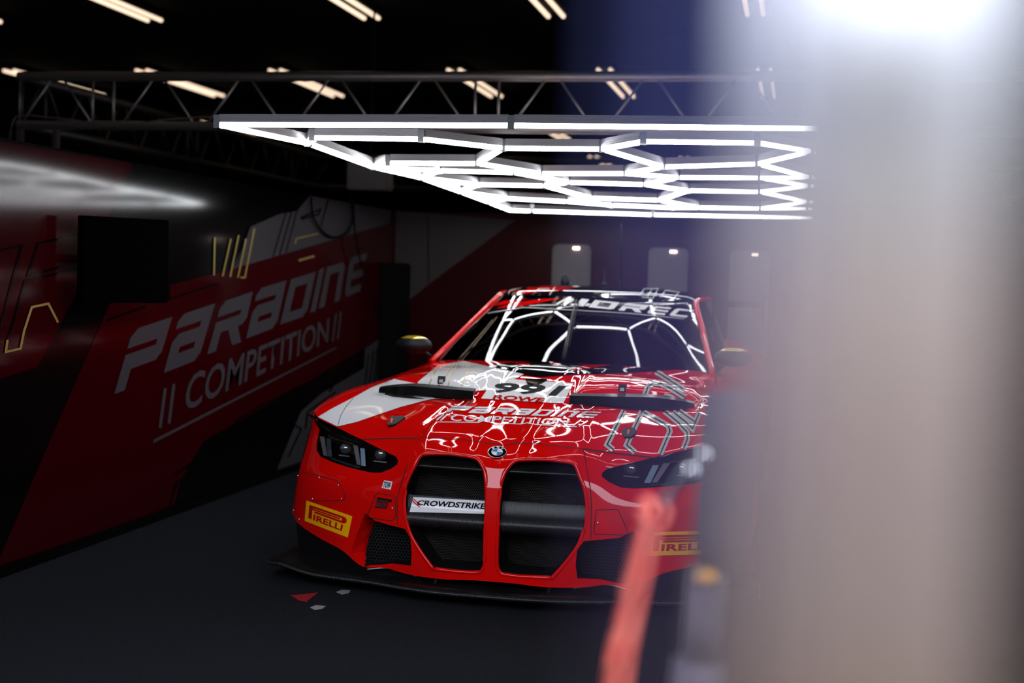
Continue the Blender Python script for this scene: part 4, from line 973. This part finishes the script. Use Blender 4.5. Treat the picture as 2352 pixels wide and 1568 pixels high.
# windscreen banner
ban = drape('screen_banner', poly_bm([[(1138,700),(1155,688),(1250,683),(1330,682),(1420,684),(1560,692),(1592,700),(1608,730),(1572,733),(1450,722),(1334,715),(1203,708),(1120,721)]]), [BWS], BLACKV, ws, .002, 10, 'black sun strip')
drape('banner_flash', poly_bm([[(1122,704),(1157,692),(1212,686),(1160,700)],[(1140,709),(1180,697),(1240,688),(1290,686),(1250,694),(1190,705)]]), [BWS], RED, ban, .0035, 8, 'red slashes')
drape('banner_edge_line', poly_bm(stroke([(1120,720),(1203,707),(1334,714),(1450,721),(1572,733)], 1.6)), [BWS], LGREY, ban, .0036, 10)
drape('banner_lettering', joinbm([word([(1322,703),(1576,730),(1594,713),(1336,687)], [('I',0,.07),('D',.12,.34),('R',.39,.60),('E',.64,.80),('C',.84,1)]), poly_bm(stroke([(1278,700),(1300,688),(1318,688)], 4)+stroke([(1296,701),(1318,689)], 5))]), [BWS], WHITE, ban, .0036, 8, 'pale slanted lettering')
drape('roof_graphic', poly_bm([[(1155,684),(1165,668),(1205,655),(1345,652),(1325,660),(1285,668),(1225,672)]]), [BRF], RED, rf, .002, 10, 'red side of the roof')
for ln in [[(1165,680),(1172,668),(1200,660)],[(1186,677),(1202,677),(1206,668)],[(1224,678),(1238,664),(1262,664)],[(1262,678),(1275,660)],[(1470,680),(1480,664),(1512,664),(1500,686),(1474,683)],[(1488,682),(1498,664)],[(1518,684),(1528,668),(1560,672),(1545,690)]]:
    drape('roof_outline', poly_bm(stroke(ln, 2.5)), [BRF], GREYV, rf, .0036, 8)
# roundel
c, n = hit(1142, 1040); n = -n if n.dot(CAM-c) < 0 else n
ex = n.cross(Vector((0,0,1))).normalized()*-1; ey = n.cross(ex); ey = -ey if ey.z < 0 else ey
ex = Vector((1,0,0))
def disc(name, r0, r1, h, m, a0=0, a1=360, par=CARX, lab=None, k=1.0):
    bm = NB(); N = max(4, int((a1-a0)/9)); L1 = []
    for i in range(N+1):
        a = math.radians(a0+(a1-a0)*i/N); L1.append((math.cos(a), math.sin(a)))
    out = [c+ex*x*r1+ey*y*r1+n*h for x, y in L1]; inn = [c+ex*x*r0+ey*y*r0+n*h for x, y in L1]
    for i in range(N):
        if r0 < 1e-6: q_ = [c+n*h, out[i], out[i+1]]
        else: q_ = [inn[i], out[i], out[i+1], inn[i+1]]
        f = bm.faces.new([bm.verts.new(v) for v in q_])
    bmesh.ops.remove_doubles(bm, verts=bm.verts[:], dist=1e-6); fixn(bm)
    for f in bm.faces:
        if f.normal.dot(n) < 0: f.normal_flip()
    g_ = bmesh.ops.extrude_face_region(bm, geom=bm.faces[:]); 
    for v in [e for e in g_['geom'] if isinstance(e, bmesh.types.BMVert)]: v.co -= n*.004
    fixn(bm)
    return obj(name, bm, m, par, False, lab)
bd = disc('nose_badge', 0, .0385, .005, BLACKV, lab='round blue and white badge')
disc('badge_rim', .0365, .0392, .0065, CHROME, par=bd)
disc('badge_ring', .0225, .0240, .0062, CHROME, par=bd)
for a0, m in ((0,WHITE),(90,BLUE),(180,WHITE),(270,BLUE)): disc('badge_quarter', 0, .0225, .0060, m, a0, a0+90, bd)
for ch, ang in (('B',128),('M',90),('W',52)):
    bm = text_bm(ch, .04); a = math.radians(ang); rr = .0305; px_ = c+ex*math.cos(a)*rr+ey*math.sin(a)*rr+n*.0064
    tx = ex*math.sin(a)-ey*math.cos(a); ty = ex*math.cos(a)+ey*math.sin(a)
    for v in bm.verts: v.co = px_+tx*(v.co.x-.5)*.011+ty*(v.co.y-.5)*.0095
    obj('badge_letter', bm, CHROME, bd)

# ================================================================== FOREGROUND
# strap with its hook
YS = 1.52
sp_ = [aY(x, y, YS) for x, y in [(1412,1600),(1425,1500),(1440,1430),(1462,1330),(1480,1250),(1494,1195)]]
wd = [.034,.033,.032,.031,.0285,.026]
bm = NB(); rows = []
for p, w in zip(sp_, wd):
    rows.append([bm.verts.new(p+Vector((-w/2,0,0))), bm.verts.new(p+Vector((0,-.002,0))), bm.verts.new(p+Vector((w/2,0,0)))])
for a, b in zip(rows, rows[1:]):
    for k in range(2): bm.faces.new((a[k], a[k+1], b[k+1], b[k]))
bmesh.ops.solidify(bm, geom=bm.faces[:], thickness=.0025)
bp = empty('barrier_strap', sp_[0]); tag(bp, 'blurred bright red barrier strap with a dark hook in front of the car', 'barrier strap')
obj('webbing', fixn(bm), STRAP, bp, False)
kn = [aY(x, y, YS) for x, y in [(1494,1200),(1478,1190),(1472,1165),(1485,1150),(1500,1160),(1505,1180)]]
bm = NB(); tube(bm, spline(kn, 4), .0055, 8); tube(bm, spline([aY(x, y, YS+.005) for x, y in [(1502,1200),(1520,1205),(1532,1190),(1530,1165),(1515,1155)]], 4), .004, 8); obj('webbing_loop', bm, STRAP, bp, True)
hk = [aY(x, y, YS+.01) for x, y in [(1512,1172),(1530,1145),(1550,1118),(1575,1088),(1592,1072),(1606,1050),(1618,1030),(1622,1005)]]
bm = NB(); tube(bm, spline(hk, 3), [.007+.002*math.sin(i*.9) for i in range(22)], 10); hko = obj('hook', bm, HOOK, bp, True, 'dark plastic hook')
for x, y, r in ((1588,1080,.009),(1615,1045,.009)):
    c_ = aY(x, y, YS-.004); bm = NB(); bmesh.ops.create_uvsphere(bm, u_segments=14, v_segments=10, radius=r)
    for v in bm.verts: v.co += c_
    obj('hook_rivet', bm, CHROME, hko, True)
# padded post
PADM = noisy(mat('grey_padding', (.20,.18,.23), .8), (.075,.068,.09), (.14,.125,.165), 22)
pp = empty('barrier_post', aY(1600,1568,1.6)); tag(pp, 'grey padded barrier post with an orange cap, left of the blurred pole', 'post')
def seg(name, pts, rs, m, lab=None, Y=1.6):
    bm = NB(); tube(bm, [aY(x, y, Y) for x, y in pts], rs, 14); return obj(name, bm, m, pp, True, lab)
seg('lower_sleeve', [(1585,1700),(1600,1568),(1604,1518),(1608,1506)], [.032,.032,.030,.018], PADM)
seg('middle_sleeve', [(1603,1520),(1612,1440),(1620,1340),(1624,1306),(1626,1298)], [.021,.022,.022,.021,.014], PADM)
seg('upper_sleeve', [(1640,1302),(1652,1230),(1662,1100),(1672,980),(1676,900)], [.022,.031,.032,.034,.030], mat('dark_grey_padding', (.025,.03,.045), .8))
bm = NB(); bmesh.ops.create_uvsphere(bm, u_segments=12, v_segments=8, radius=.010)
for v in bm.verts: v.co = Vector((v.co.x*1.3, v.co.y, v.co.z*.8))+aY(1620,1324,1.572)
obj('post_cap', bm, mat('orange_cap', (.75,.35,.05), .5), pp, True, 'orange cap')
bm = NB(); tube(bm, [aY(1585,1700,1.6), Vector((aY(1585,1700,1.6).x, 1.6, .0))], .03, 14); tube(bm, [Vector((aY(1585,1700,1.6).x, 1.6, .0)), Vector((aY(1585,1700,1.6).x, 1.6, .02))], .15, 24); obj('post_base', bm, MATTE, pp, True)
# very near pole
YP = .27
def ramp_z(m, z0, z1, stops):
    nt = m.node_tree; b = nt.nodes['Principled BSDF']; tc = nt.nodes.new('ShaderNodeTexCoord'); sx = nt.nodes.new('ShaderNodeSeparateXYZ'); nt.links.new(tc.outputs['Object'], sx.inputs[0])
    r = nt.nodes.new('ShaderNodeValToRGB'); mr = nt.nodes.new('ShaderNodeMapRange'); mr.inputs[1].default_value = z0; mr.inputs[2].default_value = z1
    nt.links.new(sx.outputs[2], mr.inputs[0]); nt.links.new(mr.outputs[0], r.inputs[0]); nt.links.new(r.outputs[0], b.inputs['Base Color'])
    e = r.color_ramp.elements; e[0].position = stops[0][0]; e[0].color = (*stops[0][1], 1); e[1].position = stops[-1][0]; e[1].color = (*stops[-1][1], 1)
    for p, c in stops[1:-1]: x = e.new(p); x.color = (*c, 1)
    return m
POLE = ramp_z(mat('pale_pole_glow_ramp', (.5,.45,.42), .55), 1.25, 1.41, [(0,(.21,.13,.09)),(.2,(.25,.185,.15)),(.4,(.29,.215,.185)),(.55,(.36,.28,.24)),(.68,(.36,.325,.30)),(.80,(.50,.49,.50)),(.88,(.85,.85,.87)),(1,(.9,.9,.9))])  # bright top of the shaft is light put into the colour ramp
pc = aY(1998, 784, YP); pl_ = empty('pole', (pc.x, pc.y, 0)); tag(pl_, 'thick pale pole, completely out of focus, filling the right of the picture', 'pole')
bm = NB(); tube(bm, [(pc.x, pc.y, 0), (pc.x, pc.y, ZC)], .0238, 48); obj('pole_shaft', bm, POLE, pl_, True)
bm = NB(); tube(bm, [(pc.x, pc.y, 0), (pc.x, pc.y, .012)], .10, 32); obj('pole_foot', bm, MATTE, pl_, True)
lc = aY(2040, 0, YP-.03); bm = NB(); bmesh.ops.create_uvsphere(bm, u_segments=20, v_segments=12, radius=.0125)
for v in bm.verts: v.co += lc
obj('pole_glow_globe', bm, mat('white_glow_globe', (.85,.85,.86), .5, emit=(1,.98,1), estr=.12), pl_, True, 'small glowing white globe added to whiten the pole top')  # globe added to brighten the pole top, slightly emissive
# dark door leaf beyond the pole's right edge
dp = aY(2310, 784, .60)
bm = NB(); box(bm, (dp.x+.30, .62, 1.6), (.56,.05,3.2)); tag(anchored('door_leaf', bm, MATTE, (dp.x+.30, .62, 0)), 'black door leaf at the far right edge behind the pale pole', 'door')
# two thin cords added close to the lens; blue haze ramped into their colour
CORDM = ramp_z(mat('veil_cord', (.10,.13,.62), .6), 1.30-1.0, 1.36-1.0, [(0,(.024,.015,.034)),(.55,(.048,.026,.115)),(.9,(.024,.031,.16)),(1,(.024,.031,.16))])
for cxp, rr, lab in ((1560, .0013, 'thin cord added close to the lens for the blue haze, the one farther from the pole'), (1670, .0020, 'thin cord added close to the lens for the blue haze, the one nearer the pole')):
    bc = aY(cxp, 600, .15); bm = NB(); tube(bm, [(bc.x, bc.y, ZC-.01), (bc.x, bc.y, 1.36), (bc.x, bc.y, 1.0)], rr, 10)
    tag(anchored('veil_cord', bm, CORDM, (bc.x, bc.y, 1.0), True), lab, 'cord', 'cords added for the blue haze')
